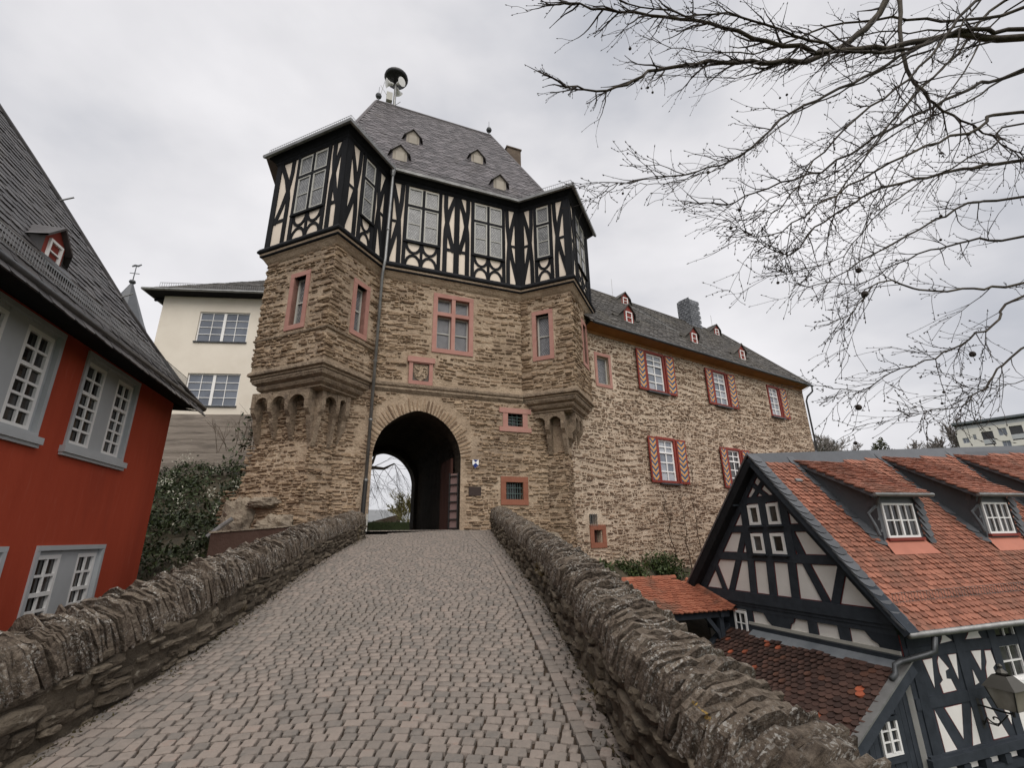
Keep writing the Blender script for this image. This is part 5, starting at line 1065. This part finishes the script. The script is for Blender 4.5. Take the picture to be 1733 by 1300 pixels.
# ------------------------------------------------------------------ banks, rocks, low walls
def grid_surface(name, c00, c10, c01, c11, nx, ny, amp, fs, m, seed):
    mb = MB(); c00, c10, c01, c11 = map(V, (c00, c10, c01, c11))
    for j in range(ny+1):
        for i in range(nx+1):
            u, v = i/nx, j/ny; p = c00*(1-u)*(1-v)+c10*u*(1-v)+c01*(1-u)*v+c11*u*v
            e = min(1, 6*min(u, 1-u, v, 1-v)+.3); mb.v.append(tuple(p+V((0, 0, amp*e*mnoise.fractal(p*fs+V((seed, 0, 0)), 1., 2., 4)))))
    for j in range(ny):
        for i in range(nx): a = j*(nx+1)+i; mb.f.append((a, a+1, a+nx+2, a+nx+1))
    return struct(name, mb, m, True)
BK = [(-19.5, 11.2, -3.2), (-8.9, 13.6, -.4), (-27, 25.6, 4.6), (-11.5, 26.6, 5.3)]
grid_surface('ivy_bank', *BK, 40, 40, .5, .5, M_EARTH, 1)
grid_surface('moat_bank', (1.6, 15.4, -1.2), (12, 18.2, -4.6), (2.4, 17.5, .55), (17.5, 27.4, -.4), 30, 12, .18, .8, M_EARTH, 2)
yd = MB(); yd.face([TW(-40, -9.3, 1.93), TW(30, -9.3, 1.93), TW(60, -120, 2.2), TW(-80, -120, 2.2)]); yd.face([TW(-40, -9.3, 1.93), TW(30, -9.3, 1.93), TW(30, -9.3, -4.2), TW(-40, -9.3, -4.2)]); struct('castle_yard', yd, M_GRASS)
pth = MB(); pth.face([TW(-.2, -9.2, 1.936), TW(3.2, -9.2, 1.936), TW(3.6, -22, 1.98), TW(-.6, -22, 1.98)]); struct('yard_path', pth, M_EARTH)
hl = MB(); hn = 24
for j in range(8):
    for i in range(hn+1):
        x = -60+i*14; t = j/7; z = -4.3+(19.*(t**.8))*(.45+.55*max(0, min(1, (x+10)/70)))+1.5*mnoise.noise(V((x*.03, t*2, 3))); hl.v.append((x, 62+t*75, z if j else -4.3))
for j in range(7):
    for i in range(hn): a = j*(hn+1)+i; hl.f.append((a, a+1, a+hn+2, a+hn+1))
struct('hill', hl, M_GRASS, True)
def rock(p, s_, seed, q=(0, 0, 0)):
    mb = MB(); n1, n2 = 30, 22
    for j in range(n2+1):
        for i in range(n1):
            t, f_ = 2*math.pi*i/n1, math.pi*j/n2; d = V((math.sin(f_)*math.cos(t), math.sin(f_)*math.sin(t), math.cos(f_)))
            k = 1+.34*mnoise.fractal(d*1.8+V((seed*3.1, 0, 0)), .8, 2.2, 6)+.14*round(mnoise.noise(d*2.5+V((seed, 5, 0)))*3)/3
            mb.v.append((p.x+d.x*s_[0]*k, p.y+d.y*s_[1]*k, p.z+d.z*s_[2]*k))
    for j in range(n2):
        for i in range(n1): mb.f.append((j*n1+i, j*n1+(i+1) % n1, (j+1)*n1+(i+1) % n1, (j+1)*n1+i))
    return mb
for k, (u, n_, z, s_, lb_) in enumerate([(-3.45, -.75, 1.95, (.55, .3, .75), 'grey rock outcrop at the battered left foot of the tower'), (-2.35, .12, 1.85, (.6, .25, .4), 'low tan rock ledge at the tower foot, above the dark brown wall'), (-2.75, -.25, 2.6, (.5, .2, .16), 'pale upper rock ledge bulging from the tower foot'), (5.75, .15, .75, (1.1, .55, .85), 'brown rock at the tower foot behind the right parapet')]):
    tag(rock(TW(u, n_, z), s_, k+1).build('rock', M_ROCK), lb_, 'rock', 'rocks at the tower foot')
rp = MB(); f = wallfr(-8.6, 12.35, 75.); rp.prism(f, [(.9, -4.2), (4.1, -4.2), (4.1, 2.02), (.9, 1.78)], -.35, 0, True); bw = rp.build('garden_wall', M_BROWNW); tag(bw, 'low dark brown rendered wall between ivy bank and left parapet', 'wall')
MB().prism(f, [(.87, 1.782), (4.12, 2.022), (4.12, 2.06), (.87, 1.82)], -.38, .03, True).build('wall_coping', M_ROCK, bw)
tag(MB().tube([(-8.0, 12.9, 1.7), (-7.75, 13.0, 1.95), (-7.5, 13.05, 2.15)], .06, 8).build('drain_pipe', M_ZINC), 'short pale grey drain pipe sticking out of the ivy bank', 'pipe')
# ------------------------------------------------------------------ leaves
rl = random.Random(5)
b00, b10, b01, b11 = map(V, BK)
def bank_pt(lift=.35, clump=None):
    while True:
        u, v = rl.random(), rl.random(); p = b00*(1-u)*(1-v)+b10*u*(1-v)+b01*(1-u)*v+b11*u*v
        g = mnoise.fractal(p*.5, 1., 2., 3)
        if clump and mnoise.noise(p*clump) < .34: continue
        if rl.random() < .38+1.3*g: break
    return (p.x+rl.gauss(0, .1), p.y+rl.gauss(0, .1), p.z+.15+.5*mnoise.fractal(p*.5+V((1, 0, 0)), 1., 2., 4)+abs(rl.gauss(0, lift*.6))+.45*max(0, g))
vv, ff = leaves(26000, bank_pt, .085, 3); o = link('ivy', np_mesh('ivy', vv, ff, M_LEAF)); tag(o, 'dark glossy ivy covering the bank between red house and tower', 'ivy', None, 'stuff')
def blos():
    p = bank_pt(.5, 1.1); return (p[0], p[1]-.15, p[2]+.28)
vv, ff = leaves(2600, blos, .05, 4); o = link('pale_ivy_tips', np_mesh('pale_ivy_tips', vv, ff, M_BLOSS)); tag(o, 'pale dry flower clusters scattered over the ivy bank', 'flowers', None, 'stuff')
def climb():
    t = rl.random(); c = TW(-3.55-.75*t+rl.gauss(0, .22), -1.5-.4*t+rl.gauss(0, .3), 5.3-3.6*t+rl.gauss(0, .25)); return (c.x, c.y, c.z)
vv, ff = leaves(350, climb, .075, 6); o = link('climbing_ivy', np_mesh('climbing_ivy', vv, ff, M_LEAF)); tag(o, 'ivy climbing the left edge of the tower foot', 'ivy', None, 'stuff')
def shrub(name, label, c, r_, n_, seed, m_=None, size=.06):
    rs = random.Random(seed); root = thing(name, label, 'shrub', (c[0], c[1], c[2]-r_[2]), 'shrubs at the foot of the castle wing')
    def s_():
        while True:
            d = V((rs.gauss(0, 1), rs.gauss(0, 1), rs.gauss(0, 1))).normalized(); k = rs.random()**.5*(1+.35*mnoise.fractal(d*2.2+V((seed, 0, 0)), 1., 2., 3))
            return (c[0]+d.x*r_[0]*k, c[1]+d.y*r_[1]*k, c[2]+d.z*r_[2]*k)
    vv, ff = leaves(n_, s_, size, seed); link('crown', np_mesh('crown', vv, ff, m_ or M_LEAF2), root)
    st = MB()
    for k in range(9): e = s_(); st.tube([(c[0]+rs.gauss(0, .1), c[1]+rs.gauss(0, .1), c[2]-r_[2]), ((c[0]+e[0])/2, (c[1]+e[1])/2, (c[2]-r_[2]+e[2])/2), e], [.018, .012, .005], 4)
    st.build('stem', M_TWIG, root); return root
for k, (p, r_, n_, lb_) in enumerate([((2.9, 17.15, .35), (.5, .3, .45), 1300, 'small green shrub at the wing foot, next to the rock'), ((4.05, 18.45, .2), (.85, .25, .55), 2400, 'middle green shrub below the stone wall, behind the orange canopy roof'), ((5.6, 19.35, .3), (.95, .35, .65), 2800, 'densest dark green shrub behind the canopy, beside the bare saplings'), ((4.7, 17.6, -1.9), (1.0, .6, .8), 2200, 'shaded green shrub seen under the tiled canopy')]): shrub('shrub', lb_, p, r_, n_, 80+k)
rlit = random.Random(31)
def litter():
    y = 1.7+12*rlit.random()**1.3; s_ = rlit.random() < .5; x = itp(TL, y)+abs(rlit.gauss(.0, .07))+.02 if s_ else itp(TR, y)-abs(rlit.gauss(0, .05))-.015
    return (x, y, zg(y)+.004+.012*rlit.random())
vv, ff = leaves(2600, litter, .016, 12); o = link('leaf_litter', np_mesh('leaf_litter', vv, ff, mat('litter', [(0, (.025, .02, .01)), (.6, (.06, .05, .022)), (1, (.12, .09, .05))], rn=.8, bump=0))); tag(o, 'moss and brown leaf litter along the foot of both parapets', 'leaf litter', None, 'stuff')
# ------------------------------------------------------------------ bare saplings, background trees
def twigtree(mb, p, d, L_, r_, lev, rs, spread=.6, up=.25, nseg=4, kids=(3, 5), rmin=.003, seg=4, shrink=.62):
    pts = [V(p)]; rad = [r_]; d = V(d).normalized()
    for k in range(nseg):
        d = (d+V((rs.gauss(0, .13), rs.gauss(0, .13), rs.gauss(0, .10)+up*.1))).normalized(); pts.append(pts[-1]+d*L_/nseg); rad.append(max(rmin, r_*(1-.62*(k+1)/nseg)))
    mb.tube(pts, rad, seg, False)
    if lev > 0:
        for k in range(rs.randint(*kids)):
            t = rs.uniform(.3, 1.); i = min(nseg-1, int(t*nseg)); q = pts[i]+(pts[i+1]-pts[i])*(t*nseg-i)
            nd = (d+V((rs.gauss(0, spread), rs.gauss(0, spread), rs.gauss(up, spread*.7)))).normalized()
            twigtree(mb, q, nd, L_*shrink*rs.uniform(.7, 1.15), max(rmin, rad[i]*.62), lev-1, rs, spread, up, max(2, nseg-1), kids, rmin, 3, shrink)
for k, (b0, b1, lb_) in enumerate([((6.95, 19.85, .1), (6.86, 19.93, 3.3), 'thin bare sapling with kinked stem, middle of three against the wing wall'), ((7.35, 20.1, .0), (7.6, 20.4, 4.1), 'tallest straight bare sapling against the wing wall, nearest the gable'), ((6.25, 19.4, .2), (5.9, 19.3, 3.2), 'slender bare sapling leaning left against the wing wall')]):
    rs = random.Random(90+k); root = thing('sapling', lb_, 'sapling', b0, 'bare saplings against the wing wall'); m_ = MB(); b0, b1 = V(b0), V(b1); n_ = 8; pts = [b0+(b1-b0)*(j/n_)+V((rs.gauss(0, .05), rs.gauss(0, .03), 0)) for j in range(n_+1)]; m_.tube(pts, [.026*(1-.7*j/n_) for j in range(n_+1)], 5); m_.build('trunk', M_DRYTWIG, root)
    tw_ = MB()
    for j in range(12): q = pts[rs.randint(3, n_)]; twigtree(tw_, q, (rs.gauss(0, .5), rs.gauss(0, .3), 1), rs.uniform(.4, .9), .008, 1, rs, .5, .3, 3, (2, 4), .003)
    tw_.build('branches', M_DRYTWIG, root)
m_ = MB(); rs = random.Random(99); root = thing('bare_bush', 'leafless reddish bush growing in front of the concrete wall', 'bush', (-13.6, 24.4, 6.0))
for k in range(26): twigtree(m_, (-13.6+rs.gauss(0, .9), 24.4+rs.gauss(0, .3), 6.0), (rs.gauss(0, .25), rs.gauss(0, .2), 1), rs.uniform(1., 2.1), .014, 1, rs, .35, .3, 4, (3, 6), .006)
m_.build('branches', M_DRYTWIG, root)
def fartree(loc, h, w, seed, label, m_=None, lev=4, rmin=.045, group='bare trees on the hill'):
    rs = random.Random(seed); root = thing('bare_tree', label, 'tree', loc, group); p = V(loc); t = MB(); t.tube([p, p+V((0, 0, h*.22)), p+V((w*.04, 0, h*.45))], [h*.03, h*.025, h*.018], 6); t.build('trunk', m_ or M_FAR, root)
    c = MB()
    for k in range(9): twigtree(c, p+V((0, 0, h*rs.uniform(.2, .42))), (rs.gauss(0, .8), rs.gauss(0, .8), .9), h*rs.uniform(.28, .45)*(w/h+.5), h*.012, lev-1, rs, .55, .3, 4, (4, 6), rmin, 3, .6)
    c.build('crown', m_ or M_FAR, root); return root
for k, (loc, h, w, lb_) in enumerate([((57.5, 88, 9), 9.4, 8, 'bare hillside tree right beside the end of the castle wing'), ((62, 92, 9.), 8., 8, 'low round bare tree on the hill, left of the conifer'), ((82, 88, 11), 8.5, 7, 'dark bare tree in front of the white apartment block'), ((77.5, 90, 11.5), 6., 5, 'small bare tree on the hill, left of the apartment block')]): fartree(loc, h, w, 110+k, lb_)
root = thing('conifer', 'dark bushy evergreen on the hill above the tiled roof ridge', 'tree', (69.5, 90, 10)); rs = random.Random(6)
def cs_():
    k = rs.choice(((69.2, 90, 13.5, 1.5, 4.2), (71, 90.5, 13.8, 1.9, 5.0), (67.8, 90, 12.5, 1.2, 3), (73, 90, 12.5, 1.5, 3))); d = V((rs.gauss(0, 1), rs.gauss(0, 1), rs.gauss(0, 1))).normalized()*rs.random()**.4; f_ = 1-max(0, d.z)*.5; return (k[0]+d.x*k[3]*f_, k[1]+d.y*k[3]*f_, k[2]+d.z*k[4])
vv, ff = leaves(5000, cs_, .28, 7); link('crown', np_mesh('crown', vv, ff, M_CONIF), root); MB().tube([(69.5, 90, 9), (69.5, 90, 14)], .3, 6).build('trunk', M_BARK, root)
# apartment block
af_ = wallfr(77.94, 80., 140.); apt = thing('apartment_building', 'modern white apartment block with loggias and grey flat roof on the hill', 'building', af_.P(4, 9, -5))
lg = [(1.6, 3.0, 14.9, 17.15), (5.0, 6.5, 15.2, 17.5), (1.6, 3.0, 11.5, 14), (5, 6.5, 11.8, 14.3)]; wn = [(3.65, 4.65, 16.2, 17.4), (3.7, 4.7, 14.2, 15.3), (-.9, -.1, 15.6, 16.5), (.5, .9, 16., 16.9)]
mb = MB(); holed(mb, af_, -1.5, 16, 5, 18.0, lg+wn, .5); mb.face([af_.P(-1.5, 5), af_.P(-1.5, 18.), af_.P(-1.5, 18., -10), af_.P(-1.5, 5, -10)]); mb.build('wall', M_APT, apt)
for w in lg: quadpane(af_, *w, -.48).build('loggia_back', M_GLASSD, apt); MB().box(af_, w[0], w[1], w[2]+.2, w[2]+.95, -.12, -.05).build('balcony_rail', M_GREYP, apt)
for w in wn: window(apt, af_, *w, -.1, 2, 1, M_GREYP, M_GLASSC, .06, .05)
MB().box(af_, -1.2, 16, 18.0, 18.9, -9, -.8).build('penthouse', M_GLASSC, apt); MB().box(af_, -1.7, 16.5, 18.85, 19.2, -10, .5).build('roof', M_APTR, apt); MB().box(af_, -1.5, 16, 18.0, 18.5, -.2, -.1).build('terrace_rail', M_GREYP, apt)
# ------------------------------------------------------------------ what shows through the gate
hd = thing('clipped_hedge', 'low clipped green hedge seen through the gate passage', 'hedge', TW(1.2, -22, 1.95)); rs = random.Random(8)
def hp(): q = TW(rs.uniform(-3, 9), -22+rs.uniform(-.35, .35), rs.uniform(1.95, 2.78)+.05*rs.random()); return tuple(q)
vv, ff = leaves(5000, hp, .05, 9); link('crown', np_mesh('crown', vv, ff, M_LEAF2), hd); hf, _ = tface((-3, -22), (9, -22)); MB().box(hf, 0, 12, 1.9, 2.7, -.3, .25).build('hedge_core', M_LEAF, hd)
sh_ = thing('yard_shed', 'grey-roofed low shed with brown boards seen through the gate', 'shed', TW(0, -34, 2)); sf_, _ = tface((-6, -34), (7.5, -34)); MB().prism(sf_, [(0, 1.9), (13.5, 1.9), (13.5, 3.0), (0, 3.0)], -5, 0, True).build('wall', flat('shed_wall', (.30, .30, .28)), sh_)
mb = MB(); mb.face([sf_.P(-.3, 2.95, .4), sf_.P(13.8, 2.95, .4), sf_.P(13.8, 4.4, -3), sf_.P(-.3, 4.4, -3)]); mb.face([sf_.P(-.3, 2.95, -6.4), sf_.P(13.8, 2.95, -6.4), sf_.P(13.8, 4.4, -3), sf_.P(-.3, 4.4, -3)]); mb.build('roof', flat('shed_roof', (.22, .225, .23), var=.15), sh_)
lf, _ = tface((1.6, -31.5), (6., -31.5)); mb = MB(); mb.prism(lf, [(0, 1.95), (4.4, 1.95), (4.4, 3.75), (0, 2.55)], -1.5, 0, True); lo_ = mb.build('board_lean_to', flat('shed_boards', (.085, .06, .045)), sh_)
for k in range(16): MB().box(lf, .02+k*.275, .26+k*.275, 1.96, 2.53+k*.0735, 0, .03).build('plank', flat('shed_boards2', (.10, .072, .052)), lo_)
fartree(tuple(TW(6.3, -29, 1.9)), 2.8, 2.4, 133, 'yellowish budding small tree behind the gate passage', flat('bud_twig', (.22, .19, .07)), 4, .02, None)
ct = thing('courtyard_tree', 'bare courtyard tree with a crooked dark limb, framed by the gate passage', 'tree', TW(-1.0, -19, 1.95)); rs = random.Random(21); p = TW(-1.0, -19, 1.95)
t = MB(); t.tube([p, p+V((.1, 0, 2)), p+V((.3, 0, 4)), p+V((.1, .2, 7))], [.32, .27, .24, .15], 8); l1 = [TW(-.8, -19, 5.0), TW(1.2, -18.8, 5.7), TW(1.9, -18.8, 6.25), TW(2.7, -18.9, 6.2), TW(3.4, -19, 6.6)]; t.tube(l1, [.17, .15, .13, .10, .05], 7); t.tube([l1[1], TW(1.9, -18.9, 6.6), TW(2.3, -19, 8.0)], [.13, .1, .05], 7); t.build('trunk', M_BARK, ct)
c = MB()
for k in range(26): q = l1[rs.randint(1, 4)]; twigtree(c, q, (rs.gauss(.5, .5), rs.gauss(0, .4), rs.gauss(-.7, .6)), rs.uniform(1.2, 2.6), .016, 2, rs, .5, -.1, 4, (3, 4), .004)
c.build('branches', M_TWIG, ct)
# ------------------------------------------------------------------ the plane tree whose branches hang in from the right
pt_ = thing('plane_tree', 'leafless plane tree with dangling seed balls, branches hanging in from upper right', 'tree', (13.2, 5.2, -4.2))
LIMBS = dict(
A=[(9.58, 6.4, 10.27), (8.47, 6.3, 10.26), (7.66, 6.2, 9.99), (6.55, 6.0, 9.55), (5.32, 5.8, 9.18), (4.23, 5.6, 9.17), (3.28, 5.5, 9.44), (2.3, 5.4, 9.52), (1.34, 5.3, 9.52), (.82, 5.2, 9.55)],
B=[(7.97, 7.0, 12.19), (7.33, 7.0, 11.35), (6.33, 6.9, 10.61), (5.38, 6.8, 10.24), (4.4, 6.7, 10.11), (3.56, 6.6, 9.97), (2.73, 6.5, 9.72), (2.13, 6.4, 9.26), (1.36, 6.3, 9.02), (.79, 6.2, 9.21)],
C=[(7.66, 6.2, 9.99), (6.43, 6.0, 9.12), (5.33, 5.8, 8.37), (4.32, 5.6, 7.68), (3.45, 5.4, 6.83), (2.76, 5.3, 6.39), (1.98, 5.2, 6.16), (1.31, 5.1, 5.97)],
D=[(10.75, 7.4, 10.68), (9.2, 7.2, 9.96), (7.87, 7.0, 9.16), (6.62, 6.8, 8.34), (5.36, 6.6, 7.52), (4.24, 6.4, 6.97), (3.47, 6.3, 6.59), (2.86, 6.2, 6.56)],
E=[(7.75, 6.6, 11.58), (7.33, 6.5, 9.88), (7.32, 6.4, 8.98), (7.68, 6.4, 8.43), (8.38, 6.5, 8.07), (8.88, 6.6, 7.67)],
F=[(8.87, 6.6, 7.65), (7.73, 6.4, 7.3), (6.69, 6.2, 6.96), (5.69, 6.0, 6.58), (4.99, 5.9, 6.19), (4.28, 5.8, 5.62), (3.82, 5.7, 5.27), (3.33, 5.6, 5.54)],
G=[(9.77, 7.5, 7.57), (8.46, 7.3, 7.3), (7.25, 7.1, 6.66), (6.11, 6.9, 6.01), (5.13, 6.8, 5.44), (4.71, 6.7, 5.31)],
H=[(7.07, 5.8, 4.83), (6.26, 5.7, 4.69), (5.45, 5.6, 4.63), (4.92, 5.5, 4.72), (4.52, 5.4, 4.45), (4.27, 5.4, 4.21), (3.93, 5.3, 4.02)],
I=[(8.21, 6.8, 5.15), (7.56, 6.7, 4.7), (6.89, 6.6, 4.32), (6.18, 6.5, 4.0), (5.43, 6.4, 3.75), (4.95, 6.4, 3.49), (4.35, 6.3, 3.52)],
J=[(6.96, 6.0, 3.91), (6.42, 5.9, 3.6), (5.94, 5.8, 3.25), (5.62, 5.8, 3.08), (5.14, 5.7, 2.97), (4.84, 5.7, 2.95)],
K=[(10.11, 8.0, 7.07), (9.01, 7.8, 6.88), (7.96, 7.6, 6.57), (6.93, 7.4, 6.15), (6.01, 7.3, 5.69), (5.2, 7.2, 5.76)],
L=[(12.31, 8.0, 13.39), (10.33, 7.8, 12.7), (8.65, 7.6, 12.53), (6.95, 7.4, 12.01), (5.4, 7.2, 11.08), (4.05, 7.0, 10.76), (3.09, 6.9, 10.89)],
M=[(7.86, 5.6, 10.04), (7.0, 5.5, 9.1), (6.08, 5.4, 8.12), (4.9, 5.2, 7.12), (4.09, 5.1, 6.32), (3.5, 5.0, 5.59), (3.17, 5.0, 5.38)],
N=[(7.84, 5.6, 7.61), (6.97, 5.5, 7.24), (5.89, 5.4, 6.78), (4.83, 5.3, 6.2), (4.01, 5.2, 5.65), (3.25, 5.1, 5.14), (2.98, 5.1, 5.22)],
O=[(7.96, 7.0, 3.82), (7.41, 6.9, 3.66), (6.94, 6.8, 3.59), (6.64, 6.8, 3.78)],
P=[(12.67, 8.5, 14.4), (10.67, 8.3, 12.34), (8.94, 8.1, 10.69), (7.57, 8.0, 9.14), (6.63, 7.9, 8.03), (6.04, 7.8, 6.74)])
THICK = dict(A=.075, B=.080, E=.05, D=.042, F=.036, H=.022, I=.024, J=.018, O=.01, L=.045, P=.045, C=.032, G=.032, K=.032, M=.032, N=.030)
HUB = {'A': (12.6, 5.6, 10.0), 'D': (12.7, 5.8, 10.4), 'F': (12.6, 5.8, 7.6), 'G': (12.6, 5.8, 6.6), 'H': (9.5, 5.8, 5.4), 'I': (11, 6, 5.9), 'J': (9, 6., 4.9), 'K': (12.6, 5.8, 6.9), 'L': (13.2, 6.2, 12.6), 'N': (12.4, 5.5, 7.4), 'O': (9.4, 6.8, 4.5), 'P': (13.2, 6.4, 13.0), 'B': (8.6, 7.4, 13.3), 'E': (8.1, 6.9, 12.6), 'M': (9.6, 6.0, 11.4)}
tr = MB(); tr.tube([(13.2, 5.2, -4.2), (13.1, 5.3, 0), (12.9, 5.5, 5), (12.8, 5.7, 9), (13.2, 6, 13), (13.5, 6.3, 17)], [.48, .42, .38, .33, .24, .1], 12); tr.tube([(12.9, 5.5, 6), (11.5, 5.9, 10.5), (9.6, 6.6, 12.9), (8.2, 7.0, 13.1)], [.2, .15, .1, .08], 8); tr.build('trunk', M_BARK, pt_)
rs = random.Random(77); lim, twg, bud = MB(), MB(), MB(); spots = []
def smooth(pts, n=3):
    P = [V(p) for p in pts]; out = []
    for i in range(len(P)-1):
        p0, p1, p2, p3 = P[max(0, i-1)], P[i], P[i+1], P[min(len(P)-1, i+2)]
        for k in range(n): t = k/n; out.append(.5*((2*p1)+(p2-p0)*t+(2*p0-5*p1+4*p2-p3)*t*t+(3*p1-p0-3*p2+p3)*t**3))
    return out+[P[-1]]
def addbud(p, d, s_):
    d = V(d).normalized(); bud.tube([p, p+d*s_*.6, p+d*s_*1.6], [s_*.25, s_*.36, s_*.06], 4, False)
def twig(p, d, L_, r_, lev):
    pts = [V(p)]; rad = [r_]; d = V(d).normalized(); n_ = 6 if lev > 0 else 4
    for k in range(n_):
        d = (d+V((rs.gauss(0, .15), rs.gauss(0, .15), rs.gauss(.03 if k > n_*.6 else -.02, .14)))).normalized(); pts.append(pts[-1]+d*L_/n_); rad.append(max(.0026, r_*(1-.75*(k+1)/n_)))
    twg.tube(pts, rad, 4, False)
    for k in range(1, n_+1):
        if rs.random() < (.55 if lev == 0 else .3): s0 = (d+V((rs.gauss(0, .7), rs.gauss(0, .7), rs.gauss(0, .7)))).normalized(); addbud(pts[k], s0, rs.uniform(.012, .022))
    addbud(pts[-1], d, .02); spots.append((pts[n_//2], lev))
    if lev > 0:
        for k in range(rs.randint(3, 6)):
            i = rs.randint(1, n_); dd = (pts[i]-pts[i-1]).normalized(); nd = (dd+V((rs.gauss(-.15, .55), rs.gauss(0, .45), rs.gauss(-.05, .55)))).normalized(); twig(pts[i], nd, L_*rs.uniform(.35, .65), max(.003, rad[i]*.7), lev-1)
for k in list(LIMBS):                      # lesser limbs that follow the main ones
    if k in 'EOJHIGKFB': continue
    o_ = V((rs.gauss(.5, .3), rs.gauss(.3, .5), rs.gauss(-.1, .45))); LIMBS[k.lower()] = [tuple(V(p)+o_*(.25+.9*j/len(LIMBS[k]))+V((0, 0, rs.gauss(0, .08)))) for j, p in enumerate(LIMBS[k])]; THICK[k.lower()] = THICK[k]*.6
    if k in HUB: HUB[k.lower()] = HUB[k]
for k, pts in LIMBS.items():
    P = smooth(([HUB[k]] if k in HUB else [])+pts, 4); n_ = len(P); r0 = THICK[k]; P = [p+V((rs.gauss(0, .018), rs.gauss(0, .018), rs.gauss(0, .018))) for p in P]
    lim.tube(P, [max(.005, r0*(1-.86*(j/(n_-1))**.8)) for j in range(n_)], 7, False)
    st = 5 if k in HUB else 1
    for j in range(st, n_):
        for q in range(2 if j > n_*.35 else 1):
            if rs.random() > .68: continue
            d = (P[min(n_-1, j+1)]-P[j-1]).normalized(); nd = (d*.9+V((rs.gauss(-.25, .45), rs.gauss(0, .4), rs.gauss(-.12, .55)))).normalized()
            f_ = 1-.45*j/n_; twig(P[j], nd, rs.uniform(.35, 1.25)*f_, max(.004, r0*.34*f_), 1 if rs.random() < .72 else 0)
lim.build('limbs', M_BARK, pt_, True); twg.build('twigs', M_TWIG, pt_); bud.build('buds', M_TWIG, pt_)
BALLS = [(4.83, 6.4, 3.24), (5.51, 6.0, 5.05), (4.51, 5.4, 4.47), (4.65, 6.2, 8.66), (4.78, 6.2, 8.73), (1.87, 5.4, 6.99), (1.88, 5.3, 8.66), (2.5, 6.3, 8.86), (2.71, 6.3, 8.75), (7.04, 6.0, 4.21), (6.64, 6.5, 5.91), (6.61, 6.2, 5.19), (6.91, 6.5, 5.87), (5.27, 6.8, 5.85), (4.98, 5.9, 6.17)]
for p, lv_ in rs.sample(spots, 26): BALLS.append((p.x, p.y, p.z-rs.uniform(.05, .14)))
for k, b in enumerate(BALLS):
    b = V(b); r_ = (.042 if k in (0, 1, 2, 9) else rs.uniform(.014, .024)); near = min((s_[0] for s_ in spots), key=lambda q: (q-b).length+max(0, b.z-q.z)*3)
    if (near-b).length > .35: b = near+V((.02, 0, -.2))
    m_ = MB(); prof = [(r_*math.sin(math.pi*j/7)*rs.uniform(.92, 1.06)+.001, -r_*math.cos(math.pi*j/7)) for j in range(8)]; m_.lathe(b, prof, 9)
    m_.tube([b+V((0, 0, r_*.9)), (b+near)/2+V((.01, 0, .02)), near], .0028, 4, False); m_.build('seed_ball', M_TWIG, pt_)
